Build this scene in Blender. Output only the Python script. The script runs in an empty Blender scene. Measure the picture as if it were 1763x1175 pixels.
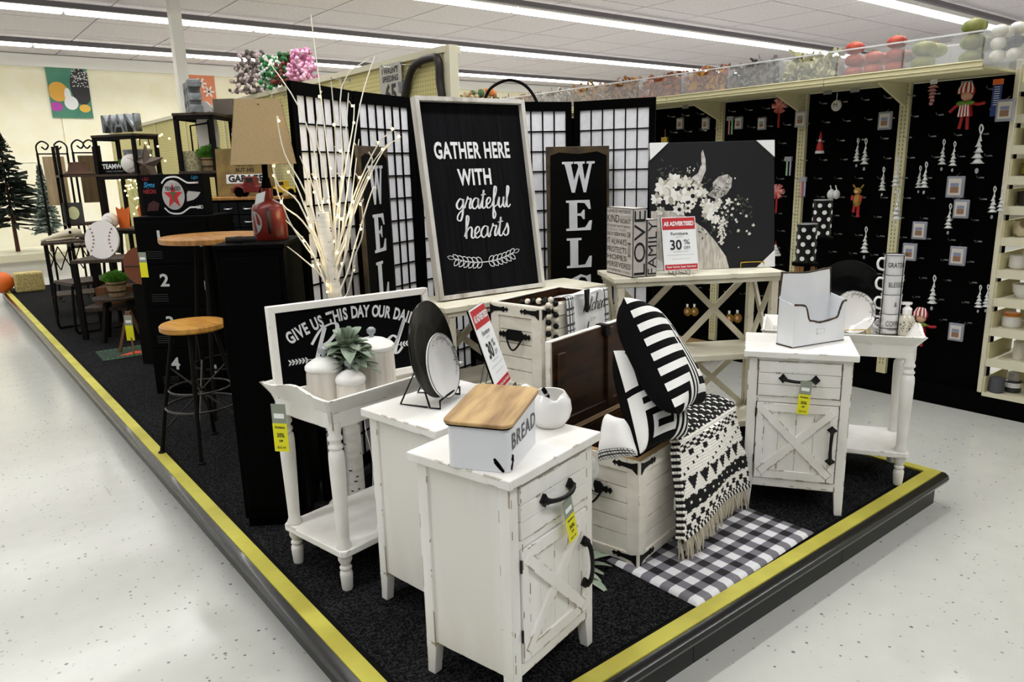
import bpy, math, random
from mathutils import Vector, Matrix
R = math.radians
random.seed(7)
SC = bpy.context.scene
COL = SC.collection
# ------------------------------------------------------------------ camera
PL = 0.15                                   # platform height
CAM = Vector((0.0, 0.0, 1.55))
FPX, YAW, PIT, ROL = 1277.23386, 0.66850167, 0.2289882, -0.02592231
cy, sy, cp, sp = math.cos(YAW), math.sin(YAW), math.cos(PIT), math.sin(PIT)
FW = Vector((sy*cp, cy*cp, -sp)); RT = Vector((cy, -sy, 0)); UP = RT.cross(FW)
cr, sr = math.cos(ROL), math.sin(ROL)
R2 = cr*RT + sr*UP; U2 = -sr*RT + cr*UP
cd = bpy.data.cameras.new('camera'); cam = bpy.data.objects.new('camera', cd); COL.objects.link(cam)
cd.sensor_width = 36; cd.lens = FPX*36/1763; cd.clip_end = 200; cd.clip_start = 0.02
m4 = Matrix((R2, U2, -FW)).transposed().to_4x4(); m4.translation = CAM
cam.matrix_world = m4
SC.camera = cam
# ------------------------------------------------------------------ world, lamps, exposure
W = bpy.data.worlds.new('world'); SC.world = W; W.use_nodes = True
W.node_tree.nodes['Background'].inputs[0].default_value = (0.95, 0.97, 1.0, 1)
W.node_tree.nodes['Background'].inputs[1].default_value = 0.07
vs = SC.view_settings
vs.view_transform = 'Standard'; vs.look = 'None'; vs.gamma = 1; vs.use_curve_mapping = False
vs.exposure = -0.12
ROWS = [14.38, 11.4, 8.37, 5.32, 2.3, -0.75]
for i, y in enumerate(ROWS):
    for xc in (-2.0, 5.0, 12.0):
        l = bpy.data.lights.new('tube_light', 'AREA'); l.shape = 'RECTANGLE'; l.size = 6.9; l.size_y = 0.12
        l.energy = 88 if xc > 0 else 68; l.color = (0.975, 0.99, 1.0); l.spread = R(150)
        o = bpy.data.objects.new('tube_light', l); COL.objects.link(o); o.location = (xc, y, 3.585)

# ------------------------------------------------------------------ helpers
def ray(px, py):
    return ((px-881.5)/FPX)*R2 + (-(py-587.5)/FPX)*U2 + FW
def at_z(px, py, z): d = ray(px, py); return CAM + d*((z-CAM.z)/d.z)
def at_x(px, py, x): d = ray(px, py); return CAM + d*((x-CAM.x)/d.x)
def at_y(px, py, y): d = ray(px, py); return CAM + d*((y-CAM.y)/d.y)
def at_d(px, py, dep): return CAM + ray(px, py)*dep

def lin(c): return tuple(((v/12.92) if v <= 0.04045 else ((v+0.055)/1.055)**2.4) for v in c)
def hx(s): return lin(tuple(int(s[i:i+2], 16)/255 for i in (0, 2, 4)))
MATS = {}
def nn(nt, t, **k):
    n = nt.nodes.new(t)
    for a, b in k.items(): setattr(n, a, b)
    return n
def mat(name, col, rough=0.5, metal=0.0, col2=None, scale=20, stretch=(1,1,1), bump=0, emit=0, trans=0, alpha=1, spec=0.5, detail=4, lo=0.4, hi=0.6, wear=None, coat=0, ecol=None, coords='Object'):
    if name in MATS: return MATS[name]
    m = bpy.data.materials.new(name); m.use_nodes = True; nt = m.node_tree; b = nt.nodes['Principled BSDF']
    c = hx(col) if isinstance(col, str) else col
    b.inputs['Base Color'].default_value = (*c, 1); b.inputs['Roughness'].default_value = rough; b.inputs['Metallic'].default_value = metal
    b.inputs['Specular IOR Level'].default_value = spec; b.inputs['Coat Weight'].default_value = coat
    if trans: b.inputs['Transmission Weight'].default_value = trans
    if alpha < 1: b.inputs['Alpha'].default_value = alpha
    if emit: b.inputs['Emission Color'].default_value = (*(hx(ecol) if ecol else c), 1); b.inputs['Emission Strength'].default_value = emit
    if col2 or bump or wear:
        tc = nn(nt, 'ShaderNodeTexCoord'); mp = nn(nt, 'ShaderNodeMapping'); mp.inputs['Scale'].default_value = stretch
        nt.links.new(tc.outputs[coords], mp.inputs[0])
        nz = nn(nt, 'ShaderNodeTexNoise'); nz.inputs['Scale'].default_value = scale; nz.inputs['Detail'].default_value = detail
        nt.links.new(mp.outputs[0], nz.inputs[0])
    out = None
    if col2:
        rp = nn(nt, 'ShaderNodeValToRGB'); rp.color_ramp.elements[0].position = lo; rp.color_ramp.elements[1].position = hi
        rp.color_ramp.elements[0].color = (*c, 1); rp.color_ramp.elements[1].color = (*(hx(col2) if isinstance(col2, str) else col2), 1)
        nt.links.new(nz.outputs[0], rp.inputs[0]); nt.links.new(rp.outputs[0], b.inputs['Base Color']); out = rp.outputs[0]
    if wear:                                    # rubbed-through edges: bevel-normal edge mask times noise
        wc, amt, rad = wear
        bv = nn(nt, 'ShaderNodeBevel', samples=3); bv.inputs[0].default_value = rad
        ge = nn(nt, 'ShaderNodeNewGeometry'); dt = nn(nt, 'ShaderNodeVectorMath', operation='DOT_PRODUCT')
        nt.links.new(bv.outputs[0], dt.inputs[0]); nt.links.new(ge.outputs['Normal'], dt.inputs[1])
        n2 = nn(nt, 'ShaderNodeTexNoise'); n2.inputs['Scale'].default_value = 14; n2.inputs['Detail'].default_value = 5
        nt.links.new(tc.outputs['Object'], n2.inputs[0])
        e = nn(nt, 'ShaderNodeMath', operation='LESS_THAN'); e.inputs[1].default_value = 0.985; nt.links.new(dt.outputs['Value'], e.inputs[0])
        g = nn(nt, 'ShaderNodeMath', operation='GREATER_THAN'); g.inputs[1].default_value = amt; nt.links.new(n2.outputs[0], g.inputs[0])
        mu = nn(nt, 'ShaderNodeMath', operation='MULTIPLY'); nt.links.new(e.outputs[0], mu.inputs[0]); nt.links.new(g.outputs[0], mu.inputs[1])
        mx = nn(nt, 'ShaderNodeMix', data_type='RGBA'); nt.links.new(mu.outputs[0], mx.inputs[0])
        if out: nt.links.new(out, mx.inputs[6])
        else: mx.inputs[6].default_value = (*c, 1)
        mx.inputs[7].default_value = (*hx(wc), 1); nt.links.new(mx.outputs[2], b.inputs['Base Color'])
    if bump:
        bp = nn(nt, 'ShaderNodeBump'); bp.inputs['Strength'].default_value = bump; bp.inputs['Distance'].default_value = 0.004
        nt.links.new(nz.outputs[0], bp.inputs['Height']); nt.links.new(bp.outputs[0], b.inputs['Normal'])
    MATS[name] = m
    return m

class B:
    def __init__(s): s.v = []; s.f = []; s.mi = []; s.cur = 0; s.X = Matrix()
    def add(s, vs_, fs, mi=None):
        o = len(s.v); X = s.X
        s.v += [tuple(X @ Vector(p)) for p in vs_]; s.f += [tuple(i+o for i in f) for f in fs]
        s.mi += [s.cur if mi is None else mi]*len(fs) if not isinstance(mi, list) else mi
        return s
    def box(s, a, b):
        (x0, y0, z0), (x1, y1, z1) = a, b
        v = [(x0,y0,z0),(x1,y0,z0),(x1,y1,z0),(x0,y1,z0),(x0,y0,z1),(x1,y0,z1),(x1,y1,z1),(x0,y1,z1)]
        return s.add(v, [(0,3,2,1),(4,5,6,7),(0,1,5,4),(1,2,6,5),(2,3,7,6),(3,0,4,7)])
    def hexa(s, lo, hi):                         # two quads, lower and upper
        return s.add(list(lo)+list(hi), [(0,3,2,1),(4,5,6,7),(0,1,5,4),(1,2,6,5),(2,3,7,6),(3,0,4,7)])
    def bar(s, p0, p1, w, t, up=(0,1,0)):        # beam: w across, t along 'up'
        p0, p1, up = Vector(p0), Vector(p1), Vector(up); d = (p1-p0).normalized(); a = d.cross(up).normalized()*w/2; u = a.cross(d).normalized()*t/2
        return s.hexa([p0-a-u, p0+a-u, p0+a+u, p0-a+u], [p1-a-u, p1+a-u, p1+a+u, p1-a+u])
    def lathe(s, prof, n=20, c=(0,0,0), ax=None):
        v = []; f = []
        Mx = Matrix() if ax is None else Vector((0,0,1)).rotation_difference(Vector(ax)).to_matrix().to_4x4()
        for r, z in prof:
            for k in range(n):
                a = 2*math.pi*k/n; v.append(tuple(Mx @ Vector((r*math.cos(a), r*math.sin(a), z)) + Vector(c)))
        for i in range(len(prof)-1):
            for k in range(n):
                f.append((i*n+k, i*n+(k+1) % n, (i+1)*n+(k+1) % n, (i+1)*n+k))
        if prof[0][0] > 1e-6: f.append(tuple(range(n))[::-1])
        if prof[-1][0] > 1e-6: f.append(tuple((len(prof)-1)*n+k for k in range(n)))
        return s.add(v, f)
    def cyl(s, p0, p1, r0, r1=None, n=12):
        p0, p1 = Vector(p0), Vector(p1); r1 = r0 if r1 is None else r1
        return s.lathe([(r0, 0), (r1, (p1-p0).length)], n, p0, p1-p0)
    def tube(s, pts, r, n=8, closed=False):
        pts = [Vector(p) for p in pts]; N = len(pts); rs = r if isinstance(r, (list, tuple)) else [r]*N
        v = []; f = []; pu = None
        for i, p in enumerate(pts):
            d = (pts[(i+1) % N] - pts[i-1]) if (closed or 0 < i < N-1) else (pts[1]-pts[0] if i == 0 else pts[-1]-pts[-2])
            d.normalize()
            if pu is None: pu = d.orthogonal().normalized()
            u = (pu - d*pu.dot(d)); u = u.normalized() if u.length > 1e-6 else d.orthogonal().normalized(); pu = u; w = d.cross(u)
            for k in range(n):
                a = 2*math.pi*k/n; v.append(p + (u*math.cos(a) + w*math.sin(a))*rs[i])
        for i in range(N if closed else N-1):
            j = (i+1) % N
            for k in range(n): f.append((i*n+k, i*n+(k+1) % n, j*n+(k+1) % n, j*n+k))
        if not closed: f += [tuple(range(n))[::-1], tuple((N-1)*n+k for k in range(n))]
        return s.add(v, f)
    def prism(s, poly, y0, y1):                  # polygon in x,z extruded along y
        n = len(poly); v = [(x, y0, z) for x, z in poly] + [(x, y1, z) for x, z in poly]
        return s.add(v, [tuple(range(n)), tuple(range(2*n-1, n-1, -1))] + [(i, i+n, (i+1) % n+n, (i+1) % n) for i in range(n)])
    def prismz(s, poly, z0, z1):
        n = len(poly); v = [(x, y, z0) for x, y in poly] + [(x, y, z1) for x, y in poly]
        return s.add(v, [tuple(range(n))[::-1], tuple(range(n, 2*n))] + [(i, (i+1) % n, (i+1) % n+n, i+n) for i in range(n)])
    def sph(s, c, r, sc=(1,1,1), nu=14, nv=9):
        v = []; f = []
        for j in range(nv+1):
            t = math.pi*j/nv
            for i in range(nu):
                a = 2*math.pi*i/nu; v.append((c[0]+r*sc[0]*math.sin(t)*math.cos(a), c[1]+r*sc[1]*math.sin(t)*math.sin(a), c[2]-r*sc[2]*math.cos(t)))
        for j in range(nv):
            for i in range(nu): f.append((j*nu+i, j*nu+(i+1) % nu, (j+1)*nu+(i+1) % nu, (j+1)*nu+i))
        return s.add(v, f)
    def grid(s, fn, nu, nv, mf=None):
        v = [fn(i/nu, j/nv) for j in range(nv+1) for i in range(nu+1)]; f = []; mi = []
        for j in range(nv):
            for i in range(nu):
                a = j*(nu+1)+i; f.append((a, a+1, a+nu+2, a+nu+1)); mi.append(mf((i+.5)/nu, (j+.5)/nv) if mf else 0)
        return s.add(v, f, mi)
    def mesh(s, name, mats, ang=35):
        me = bpy.data.meshes.new(name); me.from_pydata([tuple(p) for p in s.v], [], s.f)
        for m in (mats if isinstance(mats, (list, tuple)) else [mats]): me.materials.append(m)
        if any(s.mi): me.polygons.foreach_set('material_index', s.mi)
        if ang: me.polygons.foreach_set('use_smooth', [True]*len(s.f)); me.set_sharp_from_angle(angle=R(ang))
        me.update(); return me
    def obj(s, name, mats, parent=None, ang=35, bev=0, label=None, recalc=False):
        me = s.mesh(name, mats, ang)
        o = bpy.data.objects.new(name, me); COL.objects.link(o)
        if parent: o.parent = parent
        if bev:
            m = o.modifiers.new('bevel', 'BEVEL'); m.width = bev; m.segments = 2; m.limit_method = 'ANGLE'; m.angle_limit = R(40)
        if label: o['label'] = label
        return o
def T(name, label, cat, loc=(0,0,0), rot=0, group=None):
    o = bpy.data.objects.new(name, None); COL.objects.link(o); o.location = loc; o.empty_display_size = 0.05
    o.rotation_euler = (0, 0, R(rot)); o['label'] = label; o['category'] = cat
    if group: o['group'] = group
    return o
def tag(o, label, cat, group=None, loc=None, rot=0):
    o['label'] = label; o['category'] = cat
    if group: o['group'] = group
    if loc is not None: o.location = loc
    if rot: o.rotation_euler = (0, 0, R(rot))
    return o
def struct(o): o['kind'] = 'structure'; return o
def stuff(o): o['kind'] = 'stuff'; return o
def dup(o, loc=None, rot=None, label=None, parent=None, group=None, scale=None):
    c = o.copy(); COL.objects.link(c)
    if parent is not None: c.parent = parent
    for ch in list(o.children): dup(ch, parent=c)
    if loc is not None: c.location = loc
    if rot is not None: c.rotation_euler = (0, 0, R(rot))
    if label: c['label'] = label
    if group: c['group'] = group
    if scale is not None: c.scale = scale if isinstance(scale, (tuple, list)) else (scale,)*3
    return c
FRONT, LEFT, TOPF = (R(90), 0, 0), (R(90), 0, R(-90)), (0, 0, 0)
def txt(s, size, m, parent, loc, rot=FRONT, sx=1.0, off=0.0, align='CENTER', ext=0.0, name='lettering', shear=0, roll=0, spacing=1.0):
    cu = bpy.data.curves.new('t', 'FONT'); cu.body = s; cu.size = size; cu.align_x = align; cu.align_y = 'CENTER'
    cu.offset = off; cu.extrude = ext; cu.resolution_u = 3; cu.shear = shear; cu.space_character = spacing
    t = bpy.data.objects.new('t', cu); COL.objects.link(t)
    dg = bpy.context.evaluated_depsgraph_get(); me = bpy.data.meshes.new_from_object(t.evaluated_get(dg))
    bpy.data.objects.remove(t); me.materials.clear(); me.materials.append(m)
    X = Matrix.Rotation(roll, 4, 'Z') @ Matrix.Diagonal((sx, 1, 1, 1)); me.transform(X)
    o = bpy.data.objects.new(name, me); COL.objects.link(o); o.parent = parent; o.location = loc; o.rotation_euler = rot
    return o
# cursive stroke letters: x height 1, ascender 2, descender -1
CUR = {'a': (1.1, [[(.8,.9),(.45,1),(.1,.6),(.1,.2),(.4,0),(.75,.4),(.8,.95),(.78,.3),(.95,0),(1.15,.25)]]),
 'c': (.85, [[(.75,.75),(.5,1),(.15,.6),(.15,.2),(.45,0),(.9,.3)]]),
 'd': (1.15, [[(.75,.85),(.45,1),(.1,.6),(.1,.2),(.4,0),(.75,.6),(.98,1.9),(.82,.6),(.82,.1),(1.0,0),(1.2,.3)]]),
 'e': (.8, [[(0,.2),(.5,.55),(.6,.85),(.4,1),(.15,.7),(.15,.2),(.4,0),(.85,.3)]]),
 'f': (.75, [[(0,.2),(.5,1.3),(.6,1.9),(.4,2),(.3,1.4),(.25,.2),(.2,-.8),(.35,-1),(.5,-.6),(.3,0),(.8,.3)]]),
 'g': (1.05, [[(.75,.85),(.45,1),(.1,.6),(.1,.25),(.4,.05),(.75,.5),(.8,.95),(.75,-.3),(.5,-1),(.15,-.9),(.2,-.5),(.6,-.1),(1.1,.25)]]),
 'h': (1.1, [[(0,.2),(.4,1.4),(.45,1.9),(.25,1.95),(.2,1),(.2,0),(.25,.6),(.6,1),(.8,.8),(.75,.2),(.95,0),(1.15,.25)]]),
 'i': (.6, [[(0,.2),(.3,1),(.25,.2),(.4,0),(.65,.25)], [(.32,1.4),(.38,1.45)]]),
 'k': (.95, [[(0,.2),(.4,1.4),(.45,1.9),(.25,1.95),(.2,1),(.2,0)], [(.2,.4),(.6,1),(.75,.8),(.3,.5),(.7,.1),(.98,.2)]]),
 'l': (.6, [[(0,.2),(.4,1.4),(.45,1.9),(.25,1.95),(.2,1),(.2,.2),(.4,0),(.65,.25)]]),
 'n': (1.05, [[(0,.3),(.2,.9),(.2,0),(.25,.6),(.6,1),(.75,.8),(.7,.2),(.9,0),(1.1,.25)]]),
 'o': (.95, [[(.6,.95),(.3,.95),(.1,.5),(.3,0),(.7,.2),(.7,.7),(.45,1),(.6,.8),(1,.85)]]),
 'p': (1.0, [[(0,.3),(.25,1),(.2,.2),(.15,-.95),(.2,.5),(.5,1),(.8,.7),(.7,.15),(.4,.05),(1.05,.2)]]),
 'r': (.9, [[(0,.2),(.3,.9),(.35,1.15),(.45,.95),(.75,.95),(.6,.4),(.65,.05),(.95,.25)]]),
 's': (.75, [[(0,.2),(.4,.8),(.5,1.1),(.65,.6),(.6,.15),(.3,0),(.15,.2)]]),
 't': (.7, [[(0,.2),(.4,1.2),(.45,1.7),(.3,.8),(.25,.2),(.45,0),(.75,.25)], [(.1,1.25),(.7,1.32)]]),
 'u': (1.1, [[(0,.2),(.25,1),(.2,.3),(.4,0),(.7,.4),(.8,1),(.75,.3),(.95,0),(1.15,.25)]]),
 'y': (1.05, [[(0,.3),(.2,1),(.2,.4),(.4,.15),(.7,.5),(.8,1),(.7,-.3),(.45,-1),(.15,-.85),(.3,-.4),(1,.2)]]),
 'B': (1.2, [[(.35,2.0),(.3,1),(.28,0)], [(-.15,1.2),(.2,1.95),(.85,2.15),(1.05,1.75),(.75,1.25),(.4,1.05),(.95,.95),(1.1,.45),(.7,0),(.15,.1)]])}
def smooth(pts, n=5, closed=False):
    P = [Vector(p) for p in pts]; out = []; N = len(P)
    for i in range(N if closed else N-1):
        g = lambda k: P[k % N] if closed else P[max(0, min(N-1, k))]
        a, b, c, d = g(i-1), g(i), g(i+1), g(i+2)
        for k in range(n):
            t = k/n; out.append(.5*((2*b)+(c-a)*t+(2*a-5*b+4*c-d)*t*t+(3*b-a-3*c+d)*t**3))
    if not closed: out.append(P[-1])
    return out
def ribbon(bm, pts, w, y, cal=True):
    L = []; Rr = []
    for i, p in enumerate(pts):
        d = pts[min(i+1, len(pts)-1)] - pts[max(i-1, 0)]
        if d.length < 1e-9: d = Vector((1, 0))
        d.normalize(); n = Vector((-d[1], d[0])); ww = w*(.35+.65*abs(d[1])*(1 if d[1] < 0 else .55)) if cal else w
        L.append((p[0]+n[0]*ww/2, y, p[1]+n[1]*ww/2)); Rr.append((p[0]-n[0]*ww/2, y, p[1]-n[1]*ww/2))
    n = len(pts); bm.add(L+Rr, [(i, i+1, n+i+1, n+i) for i in range(n-1)])
def cursive(bm, word, cx, z, size, w, y, slant=.2, sp=1.0, zs=1.0):
    tot = sum(CUR[c][0]*sp for c in word)*size; x = cx - tot/2
    for c in word:
        adv, strokes = CUR[c]
        for st in strokes:
            ribbon(bm, smooth([(x+(p[0]+p[1]*slant)*size, z+p[1]*size*zs) for p in st]), w, y)
        x += adv*sp*size
def leafpoly(bm, x, z, L, w, ang, y, outline=False, lw=.003):
    n = 8; pts = []
    for i in range(n+1): t = i/n; pts.append((t*L, w*math.sin(math.pi*t)**.8))
    for i in range(n-1, 0, -1): t = i/n; pts.append((t*L, -w*math.sin(math.pi*t)**.8))
    c, s_ = math.cos(ang), math.sin(ang)
    P = [Vector((x+c*a-s_*b, z+s_*a+c*b)) for a, b in pts]
    if outline: ribbon(bm, P+[P[0]], lw, y, False)
    else: bm.add([(p[0], y, p[1]) for p in P], [tuple(range(len(P)))])
SER = {'W': (1.0, [[(-.02,.93),(-.02,1),(.33,1),(.33,.93),(.26,.92),(.36,.4),(.5,.85),(.46,.93),(.36,.93),(.36,1),(.7,1),(.7,.93),(.62,.92),(.70,.38),(.84,.92),(.76,.93),(.76,1),(1.02,1),(1.02,.93),(.93,.92),(.74,0),(.66,0),(.52,.62),(.38,0),(.28,0),(.06,.92)]]),
 'E': (.82, [[(0,0),(0,.07),(.1,.08),(.1,.92),(0,.93),(0,1),(.76,1),(.8,.7),(.73,.7),(.6,.9),(.36,.92),(.36,.56),(.48,.57),(.55,.68),(.6,.68),(.6,.37),(.55,.37),(.48,.48),(.36,.49),(.36,.08),(.62,.1),(.76,.32),(.84,.32),(.8,0)]]),
 'L': (.8, [[(0,0),(0,.07),(.11,.08),(.11,.92),(0,.93),(0,1),(.48,1),(.48,.93),(.37,.92),(.37,.08),(.6,.1),(.74,.38),(.82,.38),(.8,0)]]),
 'C': (.8, [[(.78,.7),(.72,.7),(.6,.9),(.45,.93),(.3,.75),(.3,.25),(.45,.07),(.62,.1),(.74,.3),(.8,.3),(.7,.05),(.45,-.02),(.15,.12),(.02,.5),(.15,.88),(.45,1.02),(.65,.95),(.74,1),(.78,1)]]),
 'O': (.85, None), 'M': (1.0, [[(0,0),(0,.07),(.08,.08),(.08,.92),(0,.93),(0,1),(.28,1),(.5,.35),(.72,1),(1,1),(1,.93),(.92,.92),(.92,.08),(1,.07),(1,0),(.66,0),(.66,.07),(.74,.08),(.74,.75),(.52,.07),(.44,.07),(.2,.78),(.2,.08),(.3,.07),(.3,0)]])}
# ------------------------------------------------------------------ materials
WHT = mat('white_chalk_paint', 'f4f3ef', 0.5, col2='e9e6df', scale=6, stretch=(1,1,.2), wear=('8a7347', .56, .006), bump=.06)
WHT2 = mat('white_trim_paint', 'f1efea', 0.5, col2='e6e3dc', scale=5, wear=('8a7347', .62, .004))
CHIP = mat('bare_chip', '8a7a55', 0.8)
CRM = mat('cream_paint', 'e8e2ce', 0.5, col2='dcd5bf', scale=7, wear=('4b4434', .6, .004), bump=.08)
CRT = mat('crate_paint', 'f7f2e6', 0.6, col2='ede7d9', scale=9, stretch=(1,1,2), wear=('b49a6a', .6, .003), bump=.1)
BLK = mat('black_iron', '080808', 0.5, spec=.25, bump=.15, scale=80)
DARK = mat('black_lacquer', '020202', 0.7, spec=.04)
DRKW = mat('dark_matte', '0a0908', 0.8, spec=.1)
SGN = mat('sign_black', '131215', 0.8, col2='0c0b0d', scale=8, stretch=(8,1,.4), bump=.1, spec=.08)
SGW = mat('sign_white_ink', 'e9eaea', 0.7)
CRW = mat('ceramic_white', 'f3f1ee', 0.12, coat=.3)
CRB = mat('ceramic_black', '040404', 0.24, coat=.05, spec=.3)
GOLD = mat('gold_wire', 'c9a94a', 0.3, 1.0)
STL = mat('steel', 'b5b7b9', 0.3, 1.0)
GLS = mat('clear_plastic', 'f0f4f6', 0.1, trans=.0, alpha=.28, spec=.6)
YEL = mat('tag_yellow', 'e9e312', 0.5)
TGY = mat('tag_grey', '8f9686', 0.6)
RED = mat('sign_red', 'c4262b', 0.45)
INK = mat('ink_black', '101010', 0.7)
INKG = mat('ink_grey', '8b8d8e', 0.7)
PAP = mat('paper_white', 'f5f6f6', 0.6)
LBRN = mat('lid_stain', '4a2c12', 0.45, col2='1f0f05', scale=5, stretch=(1,1,6), lo=.3, hi=.7, bump=.05)
ACA = mat('acacia_wood', 'c2a06a', 0.5, col2='86643a', scale=5, stretch=(1,6,1), lo=.38, hi=.7, detail=8)
OAK = mat('table_oak', 'b98546', 0.4, col2='94642f', scale=8, stretch=(6,1,1), lo=.35, hi=.65)
WAL = mat('shelf_walnut', '3c2917', 0.65, col2='20150b', scale=9, stretch=(5,1,1))
IRN = mat('shelf_iron', '0f0c0a', 0.7, spec=.12)
SAGE = mat('sage_leaf', '7d8d78', 0.75, col2='9ba893', scale=25, lo=.3, hi=.7)
GRN = mat('plant_green', '4f8a1c', 0.7, col2='2c5a0c', scale=30)
BEI = mat('gondola_beige', 'd6cfa6', 0.5)
BEI2 = mat('gondola_cream', 'dcd6bc', 0.45)
CLW = mat('column_paint', 'ecebe6', 0.6)
GALV = mat('galvanized', '8f9396', 0.55, .3, col2='6b6f72', scale=18)
PINE = mat('pine_needles', '1c2a18', 0.9, col2='0e160c', scale=30)
BURL = mat('burlap', 'b39b74', 0.95, col2='a58d66', scale=420, bump=.5)
BALL = mat('baseball_white', 'e8e3df', 0.7)
STI = mat('stitch_red', '6b1f1c', 0.8)
ORG = mat('orange_paint', 'd9661c', 0.6)
LED = mat('warm_led', 'ffe9a8', 0.5, emit=11, ecol='ffdf8a')
# pegboard with 1 inch holes
def pegmat(name, col, hole, ax=('Y','Z'), r=.16, pitch=.0254):
    m = bpy.data.materials.new(name); m.use_nodes = True; nt = m.node_tree; b = nt.nodes['Principled BSDF']; b.inputs['Roughness'].default_value = .9
    b.inputs['Specular IOR Level'].default_value = .04
    ge = nn(nt, 'ShaderNodeNewGeometry'); se = nn(nt, 'ShaderNodeSeparateXYZ'); nt.links.new(ge.outputs['Position'], se.inputs[0])
    acc = None
    for a in ax:
        d = nn(nt, 'ShaderNodeMath', operation='DIVIDE'); d.inputs[1].default_value = pitch; nt.links.new(se.outputs[a], d.inputs[0])
        f = nn(nt, 'ShaderNodeMath', operation='FRACT'); nt.links.new(d.outputs[0], f.inputs[0])
        u = nn(nt, 'ShaderNodeMath', operation='SUBTRACT'); u.inputs[1].default_value = .5; nt.links.new(f.outputs[0], u.inputs[0])
        q = nn(nt, 'ShaderNodeMath', operation='MULTIPLY'); nt.links.new(u.outputs[0], q.inputs[0]); nt.links.new(u.outputs[0], q.inputs[1])
        if acc is None: acc = q
        else:
            s = nn(nt, 'ShaderNodeMath', operation='ADD'); nt.links.new(acc.outputs[0], s.inputs[0]); nt.links.new(q.outputs[0], s.inputs[1]); acc = s
    l = nn(nt, 'ShaderNodeMath', operation='LESS_THAN'); l.inputs[1].default_value = r*r; nt.links.new(acc.outputs[0], l.inputs[0])
    mx = nn(nt, 'ShaderNodeMix', data_type='RGBA'); nt.links.new(l.outputs[0], mx.inputs[0]); mx.inputs[6].default_value = (*hx(col), 1); mx.inputs[7].default_value = (*hx(hole), 1)
    nt.links.new(mx.outputs[2], b.inputs['Base Color']); return m
PEGB = pegmat('beige_pegboard', 'd9cf93', '8c8358')
PEGK = pegmat('black_pegboard', '030303', '000000')
# vinyl composition floor tile: off white with small grey flecks
def floormat():
    m = bpy.data.materials.new('vinyl_tile'); m.use_nodes = True; nt = m.node_tree; b = nt.nodes['Principled BSDF']
    b.inputs['Roughness'].default_value = .15; b.inputs['Specular IOR Level'].default_value = .45
    tc = nn(nt, 'ShaderNodeTexCoord'); v = nn(nt, 'ShaderNodeTexVoronoi'); v.inputs['Scale'].default_value = 38; nt.links.new(tc.outputs['Object'], v.inputs[0])
    n = nn(nt, 'ShaderNodeTexNoise'); n.inputs['Scale'].default_value = 9; n.inputs['Detail'].default_value = 2; nt.links.new(tc.outputs['Object'], n.inputs[0])
    sc = nn(nt, 'ShaderNodeSeparateColor'); nt.links.new(v.outputs['Color'], sc.inputs[0])
    mm = nn(nt, 'ShaderNodeMath', operation='MULTIPLY'); nt.links.new(sc.outputs[0], mm.inputs[0]); mm.inputs[1].default_value = .24
    lt = nn(nt, 'ShaderNodeMath', operation='LESS_THAN'); nt.links.new(v.outputs['Distance'], lt.inputs[0]); nt.links.new(mm.outputs[0], lt.inputs[1])
    fl = nn(nt, 'ShaderNodeMath', operation='MULTIPLY'); nt.links.new(lt.outputs[0], fl.inputs[0]); nt.links.new(sc.outputs[1], fl.inputs[1])
    base = nn(nt, 'ShaderNodeValToRGB'); base.color_ramp.elements[0].color = (*hx('bdbdb6'), 1); base.color_ramp.elements[1].color = (*hx('c8c8c1'), 1); nt.links.new(n.outputs[0], base.inputs[0])
    mx = nn(nt, 'ShaderNodeMix', data_type='RGBA'); nt.links.new(fl.outputs[0], mx.inputs[0]); nt.links.new(base.outputs[0], mx.inputs[6]); mx.inputs[7].default_value = (*hx('6d706c'), 1)
    nt.links.new(mx.outputs[2], b.inputs['Base Color'])
    n2 = nn(nt, 'ShaderNodeTexNoise'); n2.inputs['Scale'].default_value = 5; n2.inputs['Detail'].default_value = 3; nt.links.new(tc.outputs['Object'], n2.inputs[0])
    bp = nn(nt, 'ShaderNodeBump'); bp.inputs['Strength'].default_value = .12; bp.inputs['Distance'].default_value = .01; nt.links.new(n2.outputs[0], bp.inputs['Height']); nt.links.new(bp.outputs[0], b.inputs['Normal'])
    return m
FLR = floormat()
CPT = mat('carpet_charcoal', '0a0a0b', 0.98, col2='343436', scale=150, lo=.42, hi=.72, bump=.9, spec=.05, detail=2)
YST = mat('safety_stripe', 'c6be4e', 0.6, col2='b4aa40', scale=5, bump=.05)
CEIL = mat('ceiling_panel', 'd3ccd1', 0.8, col2='c6c0c5', scale=30, bump=.1)
CEIG = mat('ceiling_grid', 'dcdadd', 0.7)
WALB = mat('wall_beige', 'faf5dd', 0.7, col2='f7f0d2', scale=3)
TUBE = mat('tube_lens', 'ffffff', 0.4, emit=6.0, ecol='fffdf5')
TRK = mat('track_dark', '6f6b70', 0.6)

# ------------------------------------------------------------------ shell
floor = struct(B().box((-8, -6, -.1), (24, 16.3, 0)).obj('floor', FLR))
ceil = struct(B().box((-8, -6, 3.735), (24, 16.3, 3.85)).obj('ceiling', CEIG))
pm = None
for i in range(-2, 14):
    for j in range(0, 11):
        x0, y0 = i*1.22, 2.7+j*1.22
        if pm is None: po = B().box((.012, .012, 0), (1.208, 1.208, .02)).obj('ceiling_panel', CEIL, ceil, 0); pm = po.data
        else: po = bpy.data.objects.new('ceiling_panel', pm); COL.objects.link(po); po.parent = ceil
        po.location = (x0, y0, 3.715)
stuff(B().box((-8, -6, 3.716), (24, 2.69, 3.734)).obj('ceiling_infill', CEIL, ceil, 0)); stuff(B().box((17.1, 2.7, 3.716), (24, 16.2, 3.734)).obj('ceiling_infill', CEIL, ceil, 0))
wb = struct(B().box((-8, 16, 0), (24, 16.3, 3.8)).obj('wall_back', WALB))
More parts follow.
